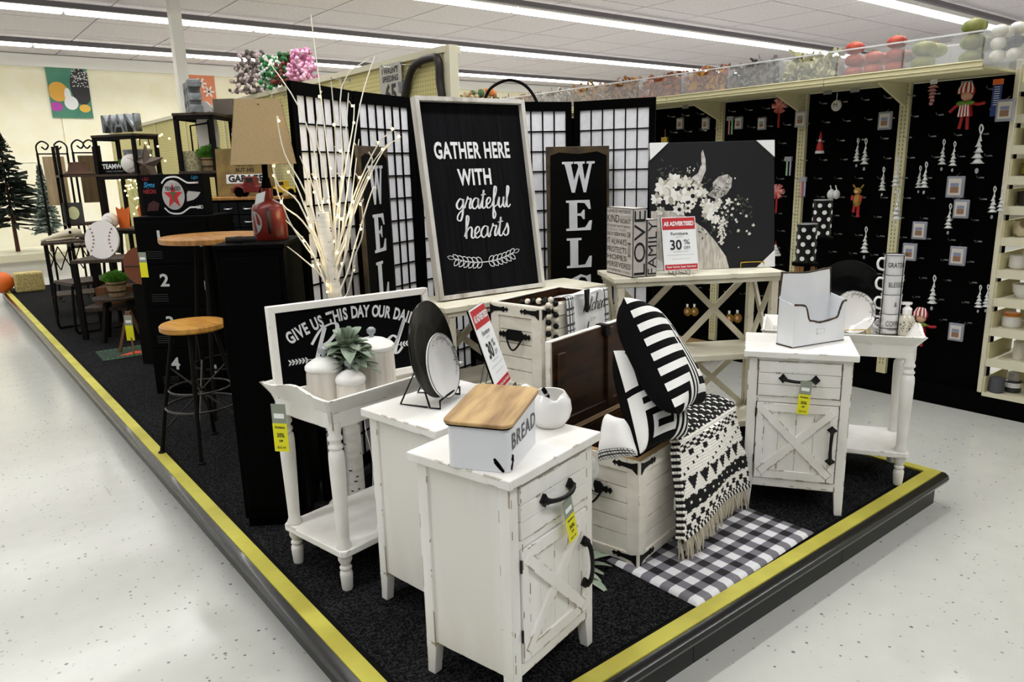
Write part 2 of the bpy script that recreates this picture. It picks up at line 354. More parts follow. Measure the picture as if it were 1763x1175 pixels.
for k in range(9):
    x0 = -2.5+k*2.44
    B().box((x0+.01, 15.975, .3), (x0+2.43, 16.0, 1.85)).obj('wall_panel', WALB, wb, 0); B().box((x0+.01, 15.975, 1.86), (x0+2.43, 16.0, 3.45)).obj('wall_panel', WALB, wb, 0)
struct(B().box((-8, 15.93, 3.5), (24, 15.999, 3.7)).obj('trim_1', CLW))
struct(B().box((24, -6, 0), (24.3, 16.3, 3.85)).obj('wall_right', WALB))
# fluorescent strips, one fixture after another along each row
fx0 = None
for ri, y in enumerate(ROWS):
    for k in range(9):
        if y < 2 and k > 5: continue
        x = -5.4+k*2.44
        lab = 'long white fluorescent strip light on the ceiling, unit %s of the %s row' % (['first','second','third','fourth','fifth','sixth','seventh','eighth','ninth'][k], ['farthest','second farthest','middle','nearest visible','overhead','rear','rearmost'][ri])
        if fx0 is None:
            fx0 = T('strip_light', lab, 'ceiling light', (x, y, 3.6), 0, 'fluorescent strip lights')
            B().box((0, -.09, .05), (2.42, .09, .11)).obj('housing', CLW, fx0)
            B().prism([(.005, .0), (2.415, .0), (2.415, .05), (.005, .05)], -.07, .07).obj('lens', TUBE, fx0, bev=.02)
        else: dup(fx0, (x, y, 3.6), 0, lab)
    struct(B().box((-5.4, y-.42, 3.60), (16.5, y-.36, 3.66)).obj('trim_2', TRK))
# ------------------------------------------------------------------ raised carpeted platform
PX0, PX1, PY0, PY1 = .80, 3.455, 1.29, 11.9
plat = struct(B().box((PX0, PY0, 0.0), (PX1, PY1, PL-.004)).obj('trim_3', DRKW))
struct(B().box((PX0+.05, PY0+.05, PL-.01), (PX1-.05, PY1, PL)).obj('trim_4', CPT)); bpy.data.objects['trim_4']['label'] = 'charcoal carpet on the low display platform'
ys = B().box((PX0-.025, PY0, PL-.008), (PX0+.03, PY1, PL+.004)).box((PX0-.025, PY0-.025, PL-.008), (PX1+.02, PY0+.03, PL+.0045)).box((PX1-.03, PY0, PL-.008), (PX1+.02, 4.5, PL+.004))
ys.obj('safety_stripe', YST, plat)
def nosing(a, b_, nrm):
    a, b_, nrm = Vector(a), Vector(b_), Vector(nrm); prof = [(-.02, .0), (.015, -.001), (.03, -.012), (.034, -.028), (.026, -.044), (.012, -.05), (-.02, -.05)]
    n = len(prof); v = [tuple(p + nrm*q[0] + Vector((0,0,q[1]))) for p in (a, b_) for q in prof]
    return v, [(i, i+1, n+i+1, n+i) for i in range(n-1)] + [tuple(range(n)), tuple(range(n, 2*n))]
nb = B(); e = .022; z = PL-.001
nb.add(*nosing((PX0-e, PY0-.03, z), (PX0-e, PY1, z), (-1, 0, 0))); nb.add(*nosing((PX0-.03, PY0-e, z), (PX1+.03, PY0-e, z), (0, -1, 0))); nb.add(*nosing((PX1+e-.005, PY0-.03, z), (PX1+e-.005, 4.5, z), (1, 0, 0)))
for cx_, cy_ in ((PX0-.022, PY0-.022), (PX1+.017, PY0-.022)): nb.lathe([(.0, -.05), (.012, -.05), (.026, -.044), (.034, -.028), (.03, -.012), (.015, -.001), (0, 0)], 20, (cx_, cy_, z))
nb.obj('bullnose', mat('bullnose_gloss', '050505', .22, coat=.12, spec=.4), plat)
KCK = mat('kick_gloss', '0a0a0a', .3, col2='121313', scale=3, spec=.35)
for k in range(9): B().box((PX0-.012, PY0-.01+k*1.22, 0.0), (PX0, PY0-.012+(k+1)*1.22, PL-.045)).obj('kick_panel', KCK, plat)
for k in range(3): B().box((PX0-.01+k*.92, PY0-.012, 0.0), (PX0-.013+(k+1)*.92 if k < 2 else PX1, PY0, PL-.045)).obj('kick_panel', KCK, plat)
# ------------------------------------------------------------------ column
c0 = at_y(303, 60, 10.5)
struct(B().box((c0.x-.066, 10.4, 0), (c0.x+.066, 10.54, 3.72)).obj('trim_5', CLW))
# ------------------------------------------------------------------ left gondola wall (beige pegboard)
GX = 2.40
gl = T('pegboard_gondola', 'tall beige pegboard wall running behind the rustic decor display', 'store shelving', (0, 0, 0))
GZ = 2.205
B().box((GX, 3.56, PL), (GX+.07, 12.2, GZ-.03)).obj('pegboard', PEGB, gl)
B().box((GX-.02, 3.54, GZ-.035), (GX+.09, 12.2, GZ)).obj('top_rail', BEI2, gl)
B().box((GX-.012, 3.50, PL), (GX+.045, 3.56, GZ)).obj('end_panel', BEI2, gl, bev=.003)
for k in range(8):
    y = 3.575+k*1.22; u = B().box((GX-.012, y, PL), (GX+.0, y+.035, GZ-.03)).obj('upright', BEI, gl)
    sb = B(); zz = 1.5
    while zz < GZ-.05: sb.box((GX-.0125, y+.008, zz), (GX-.0115, y+.011, zz+.015)); sb.box((GX-.0125, y+.022, zz), (GX-.0115, y+.025, zz+.015)); zz += .0254
    if k < 3: stuff(sb.obj('slots', INK, u, 0))
# ------------------------------------------------------------------ right gondola (black pegboard, bins above)
gr = T('ornament_gondola', 'long black pegboard gondola with beige uprights and a top shelf', 'store shelving')
XG = 4.95
B().box((XG+.03, 1.62, .1), (XG+.06, 10.5, 1.995)).obj('pegboard', PEGK, gr)
B().box((XG, -1.0, 0), (XG+.5, 10.5, .135)).obj('base_deck', DARK, gr)
for i, y in enumerate([2.22, 2.91, 3.60, 4.82, 6.04, 7.26, 8.48]):
    B().box((XG, y, .137), (XG+.032, y+.06, 2.03)).obj('upright', BEI, gr); sb = B(); zz = .2
    while zz < 2.0: sb.box((XG-.001, y+.017, zz), (XG, y+.022, zz+.016)); sb.box((XG-.001, y+.038, zz), (XG, y+.043, zz+.016)); zz += .0254
    if i < 3: stuff(sb.obj('slots', mat('slot_shadow', '6b6548', .8), gr, 0))
    B().prismz([(4.52, y+.01), (XG, y+.01), (XG, y+.05), (4.52, y+.05)], 1.99, 2.0).obj('shelf_bracket', BEI, gr)
    B().hexa([(4.60, y+.02, 1.98), (XG, y+.02, 1.86), (XG, y+.035, 1.86), (4.60, y+.035, 1.98)], [(4.60, y+.02, 2.0), (XG, y+.02, 2.0), (XG, y+.035, 2.0), (4.60, y+.035, 2.0)]).obj('shelf_bracket', BEI, gr)
for k, (a, b_) in enumerate([(1.66, 2.535), (2.54, 3.76), (3.765, 4.98), (4.985, 6.2), (6.205, 7.42), (7.425, 8.64), (8.645, 9.86)]):
    B().box((4.49, a, 2.0), (XG+.05, b_, 2.015)).box((4.485, a, 1.99), (4.505, b_, 2.04)).box((4.479, a, 2.006), (4.486, b_, 2.012)).box((4.479, a, 2.032), (4.486, b_, 2.038)).obj('top_shelf', BEI, gr, bev=.002)
B().box((XG+.06, 1.66, .1), (XG+.09, 10.5, 1.995)).obj('back_panel', BEI, gr)
# shelf section with gravity trays at the right
B().box((XG-.012, 1.628, .137), (XG+.05, 1.655, 2.07)).obj('side_upright', BEI2, gr, bev=.004)
B().box((XG+.39, -1, .137), (XG+.40, 1.6, 2.07)).obj('back_panel', BEI, gr)
shz = [.137, .35, .54, .72, .89, 1.08, 1.26, 1.43, 1.60, 1.77, 1.94]
for z in shz:
    B().box((XG-.0, .2, z-.005), (XG+.38, 1.629, z+.002)).box((XG-.004, .2, z-.045 if z > .2 else z-.02), (XG+.004, 1.629, z+.004)).obj('shelf', BEI2, gr)
    B().box((XG-.0, 1.619, z), (XG+.38, 1.6285, z+.10)).obj('shelf_divider', BEI, gr)
hm = None
for i in range(17):
    for j in range(12):
        y = 1.75+i*.145+(.03 if j % 2 else 0); zz = .55+j*.125
        b_ = B().tube([(0,0,0), (-.06,0,0), (-.075,0,.012)], .0022, 5).box((-.001, -.014, -.004), (.002, .014, .004)) if hm is None else None
        if hm is None: h = b_.obj('peg_hook', STL, gr); hm = h.data
        else: h = bpy.data.objects.new('peg_hook', hm); COL.objects.link(h); h.parent = gr
        h.location = (XG+.028, y, zz)
# ------------------------------------------------------------------ sale tags
def saletag(loc, rot, label, w=.05, tilt=0, s=1.0, group=None, words=('Furniture','30%','OFF')):
    t = T('sale_tag', label, 'price tag', loc, rot, group); t.rotation_euler[1] = R(tilt)
    B().box((-w/2*s, 0, -.075*s), (w/2*s, .001, 0)).obj('tag_top', TGY, t); B().box((-w*.35*s, -.0005, -.048*s), (w*.35*s, 0, -.032*s)).obj('barcode_label', PAP, t)
    B().box((-w/2*s, -.001, -.16*s), (w/2*s, 0, -.065*s)).obj('tag_bottom', YEL, t)
    if words:
        for wd, z, sz in zip(words, (-.078, -.105, -.124), (.011, .02, .01)): txt(wd, sz*s, INK, t, (0, -.0018, z*s), sx=.8, off=.0004)
        txt('$65.44', .012*s, INK, t, (0, -.0018, -.146*s), sx=.9)
    return t
# ------------------------------------------------------------------ farmhouse cabinets
W_, D_, H_ = .42, .35, .672
def handle(name, L, parent, loc, vert=False):
    b_ = B(); n = 12; h = L/2
    pts = [Vector((-h+.0+L*i/n, -.012-.02*math.sin(math.pi*i/n)**.5, -.004*math.sin(math.pi*i/n))) for i in range(n+1)]
    b_.tube(pts, [.009 if i in (0, n) else .006+.001*abs(i-n/2)/n*2 for i in range(n+1)], 8)
    for s in (-1, 1):
        b_.prism([(s*h-.017, 0), (s*h-.009, .008), (s*h-.003, .017), (s*h, .019), (s*h+.003, .017), (s*h+.009, .008), (s*h+.017*1, 0), (s*h+.009, -.008), (s*h, -.019), (s*h-.009, -.008)], -.008, 0)
        b_.cyl((s*h, -.018, 0), (s*h, 0, 0), .009, .012, 10)
    if vert: b_.v = [(z, y, x) for x, y, z in b_.v]
    o = b_.obj(name, BLK, parent); o.location = loc; return o
def cabinet():
    c = T('accent_cabinet', 'x', 'cabinet', group='white farmhouse accent cabinets'); o = .018
    w, d, h = W_, D_, H_
    B().box((0, 0, h-.026), (w, d, h)).obj('top', WHT, c, bev=.003)
    bx = B()
    bx.box((o+.03, o+.012, .10), (w-o-.03, d-o, .115))                                  # floor of case
    bx.box((o+.008, o+.035, .10), (o+.02, d-o-.03, h-.026)).box((w-o-.02, o+.035, .10), (w-o-.008, d-o-.03, h-.026)).box((o+.03, d-o-.012, .1), (w-o-.03, d-o, h-.026))
    bx.box((o+.036, o, .10), (w-o-.036, o+.02, .135)).box((o+.036, o, .462), (w-o-.036, o+.02, .487)).box((o+.036, o, h-.04), (w-o-.036, o+.02, h-.026))
    bx.box((o+.036, o+.03, .12), (w-o-.036, o+.035, h-.03))
    bx.obj('case', WHT, c, bev=.0015)
    for x in (o, w-o-.036):
        for y in (o, d-o-.036):
            a = .008
            l = B().hexa([(x+(a if x > .1 else 0), y+(a if y > .1 else 0), 0), (x+.036-(0 if x > .1 else a), y+(a if y > .1 else 0), 0), (x+.036-(0 if x > .1 else a), y+.036-(0 if y > .1 else a), 0), (x+(a if x > .1 else 0), y+.036-(0 if y > .1 else a), 0)],
                         [(x, y, .10), (x+.036, y, .10), (x+.036, y+.036, .10), (x, y+.036, .10)]); l.box((x, y, .10), (x+.036, y+.036, h-.026)); l.obj('leg', WHT, c, bev=.002)
    dr = B(); x0, x1 = o+.04, w-o-.04
    for k in range(3): dr.box((x0, o-.006, .49+k*.0475), (x1, o+.012, .49+(k+1)*.0475-.0018))
    d1 = dr.obj('drawer', WHT, c, bev=.0012); handle('drawer_pull', .12, d1, ((x0+x1)/2, o-.007, .565))
    dz0, dz1 = .138, .459; f = .036
    db = B(); n = 4
    for k in range(n): db.box((x0+.02+(x1-x0-.04)*k/n, o+.001, dz0+.01), (x0+.02+(x1-x0-.04)*(k+1)/n-.0012, o+.01, dz1-.01))
    dd = db.obj('door', WHT, c)
    fr = B().box((x0, o-.006, dz0), (x0+f*.8, o+.012, dz1)).box((x1-f*.8, o-.006, dz0), (x1, o+.012, dz1)).box((x0+f*.8, o-.006, dz0), (x1-f*.8, o+.012, dz0+f)).box((x0+f*.8, o-.006, dz1-f), (x1-f*.8, o+.012, dz1))
    fr.obj('door_frame', WHT, dd, bev=.0015)
    ix0, ix1, iz0, iz1 = x0+f*.8, x1-f*.8, dz0+f, dz1-f
    for a, b_, yy in (((ix0-.01, iz0-.012), (ix1+.01, iz1+.012), -.003), ((ix0-.01, iz1+.012), (ix1+.01, iz0-.012), -.0036)):
        B().bar((a[0], o+yy, a[1]), (b_[0], o+yy, b_[1]), .034, .01, (0,1,0)).obj('cross_brace', WHT, dd, bev=.002)
    handle('door_pull', .13, dd, (x1-.02, o-.008, .30), True)
    for z in (.20, .40): B().cyl((x0-.003, o-.004, z), (x0-.003, o-.004, z+.035), .003, n=6).obj('hinge', BLK, dd)
    ch = B(); rr = random.Random(3)
    for k in range(34):                         # rubbed-through paint chips, longer than wide
        side = rr.random(); L = rr.uniform(.008, .03); t = rr.uniform(.0015, .004)
        if side < .5:
            x = rr.choice([x0, x1-.002, o, w-o-t, x0+f*.8]); z = rr.uniform(.06, .62); ch.box((x, o-.0066, z), (x+t, o-.0061, z+L))
        else:
            z = rr.choice([dz0+.001, dz1-.003, .488, .63, dz0+f, .11, dz1-f]); x = rr.uniform(x0, x1-L); ch.box((x, o-.0066, z), (x+L, o-.0061, z+t*.7))
    stuff(ch.obj('paint_chips', CHIP, c, 0))
    return c
cab1 = cabinet(); cab1.location = (1.007, 1.298, PL); cab1.rotation_euler = (0, 0, R(13.7)); cab1['label'] = 'white distressed cabinet nearest the front, with the bread bin on top'
cab2 = dup(cab1, (1.066, 1.715, PL), 9.6, 'white distressed cabinet with the black platter and red sign on top')
cab3 = dup(cab1, (2.488, 1.666, PL), -56.5, 'white distressed cabinet at right carrying the metal mail holder')
# ------------------------------------------------------------------ turned-leg tray tables
def turned(b_, x, y, zt, zs):
    def seg(z0, z1, pr): b_.lathe([(r, z0+(z1-z0)*t) for r, t in pr], 18, (x, y, 0))
    seg(0, zs-.012, [(.017, 0), (.019, .05), (.022, .42), (.021, .5), (.015, .55), (.021, .6), (.021, .64), (.015, .69), (.024, .85), (.024, 1)])
    seg(zs+.012, zt, [(.026, 0), (.027, .02), (.021, .05), (.021, .1), (.027, .6), (.0275, .72), (.026, .76), (.019, .785), (.025, .80), (.025, .815), (.019, .83), (.019, .85), (.025, .865), (.025, .88), (.02, .9), (.023, .94), (.023, 1)])
def traytable(w, d, zb, zr, zs, fl, li):
    c = T('tray_table', 'x', 'side table', group='white turned-leg tray tables'); n = 16; t = .014
    # flared tray walls; the short ends dip and rise like handles
    def wall(p0, p1, q0, q1, top):
        b_ = B(); P = []
        for i in range(n+1):
            u = i/n; a = Vector(p0).lerp(Vector(p1), u); q = Vector(q0).lerp(Vector(q1), u); q.z += top(u); low = a.copy(); low.z -= .055+.0*u; P.append((low, a, q))
        nin = (Vector(((p0[0]+p1[0])/2, (p0[1]+p1[1])/2, 0)) - Vector((w/2, d/2, 0))).normalized()*-t
        v = []; f = []
        for l_, a, q in P: v += [l_, a, q, q+nin, a+nin, l_+nin]
        for i in range(n):
            for k in range(6): f.append((i*6+k, i*6+(k+1) % 6, i*6+6+(k+1) % 6, i*6+6+k))
        f += [(0,1,2,3,4,5), tuple(n*6+k for k in (5,4,3,2,1,0))]
        return b_.add(v, f)
    za = zb+.02; C_ = [(fl, fl, za), (w-fl, fl, za), (w-fl, d-fl, za), (fl, d-fl, za)]; Q = [(0, 0, zr), (w, 0, zr), (w, d, zr), (0, d, zr)]
    hump = lambda u: .022*math.sin(math.pi*u)**2 - .006*math.sin(2*math.pi*u)**2
    flat = lambda u: 0
    for k in range(4): wall(C_[k], C_[(k+1) % 4], Q[k], Q[(k+1) % 4], hump if k % 2 else flat).obj('tray_side', WHT, c, ang=25, bev=.002)
    B().box((fl+.01, fl+.01, zb-.012), (w-fl-.01, d-fl-.01, zb)).obj('tray_base', WHT2, c)
    sh = B().prismz([(fl-.012, fl-.002), (fl, fl-.014), (w-fl, fl-.014), (w-fl+.012, fl-.002), (w-fl+.012, d-fl+.002), (w-fl, d-fl+.014), (fl, d-fl+.014), (fl-.012, d-fl+.002)], zs-.012, zs+.012)
    sh.obj('lower_shelf', WHT, c, bev=.003)
    for x in (li, w-li):
        for y in (li, d-li): b_ = B(); turned(b_, x, y, zb-.012, zs); b_.obj('leg', WHT2, c, ang=60)
    return c
tr1 = traytable(.606, .392, .62, .695, .145, .032, .05); tr1.location = (.926, 2.115, PL); tr1.rotation_euler = (0, 0, R(10.9)); tr1['label'] = 'white tray table at left holding the ribbed canisters'
tr2 = traytable(.65, .372, .61, .675, .145, .032, .05); th = R(-59.4); K = Vector((3.180, 1.268)); tr2.location = (K.x-.65*math.cos(th), K.y-.65*math.sin(th), PL); tr2.rotation_euler = (0, 0, th); tr2['label'] = 'white tray table at right holding mugs and the soap bottle'
def wl(root, p):                                # local point of a placed thing in world space
    c, s = math.cos(root.rotation_euler.z), math.sin(root.rotation_euler.z)
    return Vector((root.location.x+c*p[0]-s*p[1], root.location.y+s*p[0]+c*p[1], root.location.z+p[2]))
# ------------------------------------------------------------------ plank storage trunks
def trunk(L, D, H, lid, label):
    c = T('plank_chest', label, 'chest', group='white plank storage chests'); t = .014
    for nm, (a, b_) in {'front': ((0, 0), (L, t)), 'back': ((0, D-t), (L, D)), 'end': ((0, t), (t, D-t)), 'end.001': ((L-t, t), (L, D-t))}.items():
        p = B().box((a[0]+.004, a[1]+.004, .02), (b_[0]-.004, b_[1]-.004, H-.002)).obj(nm.split('.')[0]+'_panel', LBRN, c)
    pw, n = .042, 5
    z0, z1 = .055, H-.05
    # planks, proud of the recess floor, and frame rails
    for k in range(n):
        za, zb = z0+(z1-z0)*k/n, z0+(z1-z0)*(k+1)/n-.003
        B().box((pw, -.001, za), (L-pw, .004, zb)).obj('plank', CRT, c, bev=.001); B().box((-.001, pw, za), (.004, D-pw, zb)).obj('plank', CRT, c, bev=.001)
        B().box((L-.004, pw, za), (L+.001, D-pw, zb)).obj('plank', CRT, c)
    for x in (0, L-pw): B().box((x, -.009, .0), (x+pw, .004, H)).obj('frame_post', CRT, c, bev=.002)
    for y in (0, D-pw):
        B().box((-.009, y-(.009 if y == 0 else 0), .0), (.004, y+pw, H)).obj('frame_post', CRT, c, bev=.002); B().box((L-.004, y, .0), (L+.009, y+pw, H)).obj('frame_post', CRT, c, bev=.002)
    for z_a, z_b in ((.018, z0), (z1, H)):
        B().box((pw, -.009, z_a), (L-pw, .004, z_b)).obj('frame_rail', CRT, c, bev=.002); B().box((-.009, pw, z_a), (.004, D-pw, z_b)).obj('frame_rail', CRT, c, bev=.002)
    RIM = mat('raw_rim', 'b59467', .7)
    B().box((-.006, -.006, H), (L+.006, t, H+.003)).box((-.006, D-t, H), (L+.006, D+.004, H+.003)).box((-.006, t, H), (t, D-t, H+.003)).box((L-t, t, H), (L+.006, D-t, H+.003)).obj('rim', RIM if lid else CRT, c)
    B().box((t, t, .02), (L-t, D-t, .03)).box((t, D-t-.004, .03), (L-t, D-t-.001, H-.01)).box((L-t-.004, t, .03), (L-t-.001, D-t, H-.01)).obj('lining', LBRN, c)
    # iron corner straps: pointed tails either side of the near corner, top and bottom
    def strap(z):
        tail = [(0, .016), (.02, .009), (.06, .007), (.075, .012), (.08, .005), (.09, .005), (.088, .012), (.1, 0), (.088, -.012), (.09, -.005), (.08, -.005), (.075, -.012), (.06, -.007), (.02, -.012), (0, -.028)]
        b_ = B().prism([(x, z+q) for x, q in tail], -.012, -.009); b2 = B().prism([(x, z+q) for x, q in tail], -.012, -.009)
        b2.v = [(y, x, zz) for x, y, zz in b2.v]; b_.add(b2.v, b2.f); return b_
    for z in (H-.022, .04): strap(z).obj('corner_strap', BLK, c)
    b3 = strap(H-.022); b3.v = [(x, D-y, z) for x, y, z in b3.v if True]; b3.obj('corner_strap', BLK, c)
    # end handle
    hz, hy = H*.62+.02, D/2
    hp = B().prism([(hy+s*x, hz+z) for s, x, z in [(-1,.085,0),(-1,.078,.012),(-1,.068,.005),(-1,.062,.014),(-1,.05,.008),(-1,.035,.024),(1,.035,.024),(1,.05,.008),(1,.062,.014),(1,.068,.005),(1,.078,.012),(1,.085,0),(1,.078,-.012),(1,.068,-.005),(1,.062,-.014),(1,.05,-.008),(1,.035,-.022),(-1,.035,-.022),(-1,.05,-.008),(-1,.062,-.014),(-1,.068,-.005),(-1,.078,-.012)]], -.012, -.008)
    hp.v = [(y-.001, x, z) for x, y, z in hp.v]; hd = hp.obj('handle_plate', BLK, c)
    B().tube([(-.014-.012*math.sin(math.pi*i/12), hy-.045+.09*i/12, hz-.005-.055*math.sin(math.pi*i/12)) for i in range(13)], .0042, 8).obj('handle_ring', BLK, hd)
    if lid == 'up':
        l = B().box((0, D+.005, H+.002), (L, D+.027, H+D)).obj('lid', CRT, c, bev=.002)
        B().box((.012, D-.001, H+.012), (L-.012, D+.0045, H+D-.004)).obj('lid_lining', LBRN, l)
        fr = B(); f = .045
        for a, b_ in (((.03, H+.03), (.03+f, H+D-.05)), ((L*.55, H+.03), (L*.55+f, H+D-.01)), ((L-.03-f, H+.03), (L-.03, H+D-.05))): fr.box((a[0], D-.016, a[1]), (b_[0], D-.001, b_[1]))
        fr.box((.03, D-.013, H+.03), (L-.03, D-.001, H+.06)); fr.obj('lid_batten', LBRN, l, bev=.002)
        B().box((L*.52, D-.02, H+D-.04), (L*.52+.03, D+.03, H+D+.004)).obj('latch', BLK, l)
    return c
tk1 = trunk(.66, .37, .41, 'up', 'white plank trunk with raised brown lid, patterned pillows and throw inside'); tk1.location = (1.812, 1.608, PL); tk1.rotation_euler = (0, 0, R(12))
tk2 = trunk(.47, .262, .39, '', 'white plank trunk behind, with beads and a kitchen towel on its rim'); tk2.location = (1.914, 2.234, .608); tk2.rotation_euler = (0, 0, R(11))
rs = B().box((.03, .03, 0), (.44, .23, .456)).obj('display_riser', WHT2); tag(rs, 'plain white riser block under the rear plank trunk', 'riser', loc=(1.914, 2.234, PL), rot=11)
# ------------------------------------------------------------------ X-sided console tables
def console(w, d, h, label, loc, rot):
    c = T('console_table', label, 'console table', loc, rot, 'cream console tables with crossed braces'); t = .035
    B().box((0, 0, h-.022), (w, d, h)).obj('tabletop', CRM, c, bev=.002); B().box((.02, .015, h-.046), (w-.02, d-.01, h-.022)).obj('apron', CRM, c, bev=.002)
    for x in (.025, w-.025-t):
        for y in (.02, d-.02-t): B().box((x, y, 0), (x+t, y+t, h-.046)).obj('leg', CRM, c, bev=.002)
    zs = [.10, .46]
    for z in zs: B().box((.03, .02, z-.03), (w-.03, d-.02, z)).obj('shelf', CRM, c, bev=.002)
    xs = [.06, w/2, w-.06]
    B().box((w/2-t/2, d-.045, .1), (w/2+t/2, d-.02, .43)).obj('centre_post', CRM, c)
    for za, zb in ((.10, .43), (.46, h-.046)):
        for a, b_ in ((xs[0], xs[1]-.01), (xs[1]+.01, xs[2])):
            B().bar((a, d-.035, za), (b_, d-.035, zb), .03, .014).obj('cross_brace', CRM, c); B().bar((a, d-.032, zb), (b_, d-.032, za), .03, .014).obj('cross_brace', CRM, c)
        for x in (.0425, w-.0425):
            B().bar((x, .055, za), (x, d-.055, zb), .028, .014, (1,0,0)).obj('cross_brace', CRM, c); B().bar((x+.003, .055, zb), (x+.003, d-.055, za), .028, .014, (1,0,0)).obj('cross_brace', CRM, c)
    return c
con2 = console(.87, .335, .87, 'cream console table at centre right carrying the flower canvas', (2.57, 2.455, PL), -31.3)
con1 = console(.93, .32, .83, 'cream console table under the large black lettered sign', (1.69, 2.585, PL), -1.8)

wp = T('plastic_wrap', 'torn clear plastic film hanging at the right edge of the front cabinet', 'plastic film', wl(cab1, (.425, .05, .62)), 13.7)
B().grid(lambda u, v: (.008+.012*math.sin(u*5+v*4)+.03*v*(1-v), .0+.11*u-.03*v+.01*math.sin(v*9), -.14*v*(1-.55*u)+.01*math.sin(u*7)), 14, 14).obj('film', mat('film_clear', 'eef0f0', .25, alpha=.38), wp, 60)
cbx = B().box((0, 0, 0), (.30, 1.0, .13)).obj('cardboard_carton', mat('cardboard', '9c7a4c', .9, col2='8d6d42', scale=8)); tag(cbx, 'flat brown cardboard carton on the floor against the black gondola', 'carton', loc=(4.62, 3.55, 0))
# ------------------------------------------------------------------ folding screens
PAPR = mat('rice_paper', 'fbfbff', 0.8, col2='f4f4f9', scale=40)
def screen(label, pts, H):
    c = T('folding_screen', label, 'room divider', (pts[0][0], pts[0][1], PL), 0, 'black lattice folding screens')
    for (x0, y0), (x1, y1) in zip(pts[:-1], pts[1:]):
        L = math.hypot(x1-x0, y1-y0); a = math.atan2(y1-y0, x1-x0); X = Matrix.Translation((x0-pts[0][0], y0-pts[0][1], 0)) @ Matrix.Rotation(a, 4, 'Z')
        fw = .034; g = .006
        b_ = B(); b_.X = X; b_.box((g, 0, 0), (g+fw, .02, H)).box((L-g-fw, 0, 0), (L-g, .02, H)).box((g+fw, 0, H-.05), (L-g-fw, .02, H)).box((g+fw, 0, .03), (L-g-fw, .02, .09))
        p = b_.obj('panel_frame', DARK, c)
        b_ = B(); b_.X = X; b_.box((g+fw, .010, .09), (L-g-fw, .012, H-.05)); b_.obj('paper', PAPR, p)
        n, m = 6, 15; x_, z_ = L-2*g-2*fw, H-.14; b_ = B(); b_.X = X
        for k in range(1, n): b_.box((g+fw+x_*k/n-.003, .003, .09), (g+fw+x_*k/n+.003, .017, H-.05))
        for k in range(1, m): b_.box((g+fw, .0035, .09+z_*k/m-.003), (L-g-fw, .0165, .09+z_*k/m+.003))
        b_.obj('lattice', DARK, p)
    return c
screen('black lattice paper screen at left, behind the lit birch tree', [(1.21, 2.865), (1.600, 3.115), (2.015, 3.29), (2.42, 3.40)], 1.75)
screen('black lattice paper screen at right, behind the flower canvas', [(2.50, 3.32), (2.957, 3.147), (3.184, 2.739)], 1.75)
# ------------------------------------------------------------------ wire easels
def easel(name, label, loc, rot, w, h, m, dep=.1, grp='plate and sign easels', r=.0025):
    c = T(name, label, 'easel', loc, rot, grp)
    for s in (-1, 1):
        x = s*w/2
        B().tube([(x, -.035, .028), (x, -.035, .003), (x, .0, .003), (x*.8, .045, h), (x*.8, dep, .003), (x*.95, .01, .003)], r, 6).obj('side_wire', m, c, ang=80)
    B().tube([(-w/2, -.035, .028), (-w*.25, -.036, .03), (w*.25, -.036, .03), (w/2, -.035, .028)], r, 6).obj('cross_wire', m, c, ang=80); B().tube([(-w*.4, .045, h), (w*.4, .045, h)], r, 6).obj('top_wire', m, c, ang=80)
    return c
# ------------------------------------------------------------------ framed lettered signs
def board(name, label, w, h, loc, rot, tilt, frame, fm, cat='sign', thick=.02, planks=0, edge=None, sgn=None):
    c = T(name, label, cat, loc, rot); c.rotation_euler = (R(-tilt), 0, R(rot)); c.rotation_mode = 'XYZ'
    sm = sgn or SGN
    if planks:
        for k in range(planks): B().box((frame+(w-2*frame)*k/planks+.0008, 0, frame), (frame+(w-2*frame)*(k+1)/planks-.0008, .012, h-frame)).obj('plank', sm, c, bev=.001)
        B().box((frame, .011, frame), (w-frame, .016, h-frame)).obj('backing', DARK, c)
    else: B().box((frame, 0, frame), (w-frame, .014, h-frame)).obj('panel', sm, c)
    if frame:
        f = frame; b_ = B(); y0, y1 = -thick, .02
        b_.hexa([(0, y0, 0), (w, y0, 0), (w, y1, 0), (0, y1, 0)], [(f, y0, f), (w-f, y0, f), (w-f, y1, f), (f, y1, f)])
        for nm, P in (('bottom', [(0, 0), (w, 0), (w-f, f), (f, f)]), ('top', [(0, h), (f, h-f), (w-f, h-f), (w, h)]), ('left', [(0, 0), (f, f), (f, h-f), (0, h)]), ('right', [(w, 0), (w, h), (w-f, h-f), (w-f, f)])):
            B().prism(P, y0, y1).obj('frame_rail', fm, c, bev=.0015)
    return c
DRF = mat('driftwood_frame', 'cfcbc4', .75, col2='8e8679', scale=12, stretch=(1,1,.25), lo=.5, hi=.75, bump=.25)
gs = board('gather_sign'.replace('gather_sign', 'framed_sign'), 'tall black plank sign with driftwood frame reading gather here', .589, .889, (1.757, 2.745, .983), -2.6, 9.1, .02, DRF, thick=.025, planks=4)
CW = .589/2
txt('GATHER HERE', .100, SGW, gs, (CW-.015, -.002, .655), sx=.60, off=.0032, spacing=1.08)
txt('WITH', .100, SGW, gs, (CW-.02, -.002, .535), sx=.66, off=.0032, spacing=1.08)
b_ = B(); cursive(b_, 'grateful', CW+.005, .395, .046, .0105, -.002, .14, .92, 1.05); cursive(b_, 'hearts', CW+.005, .263, .050, .0105, -.002, .14, .92, 1.02); stuff(b_.obj('lettering', SGW, gs, 0))
b_ = B(); x0 = CW-.02; 
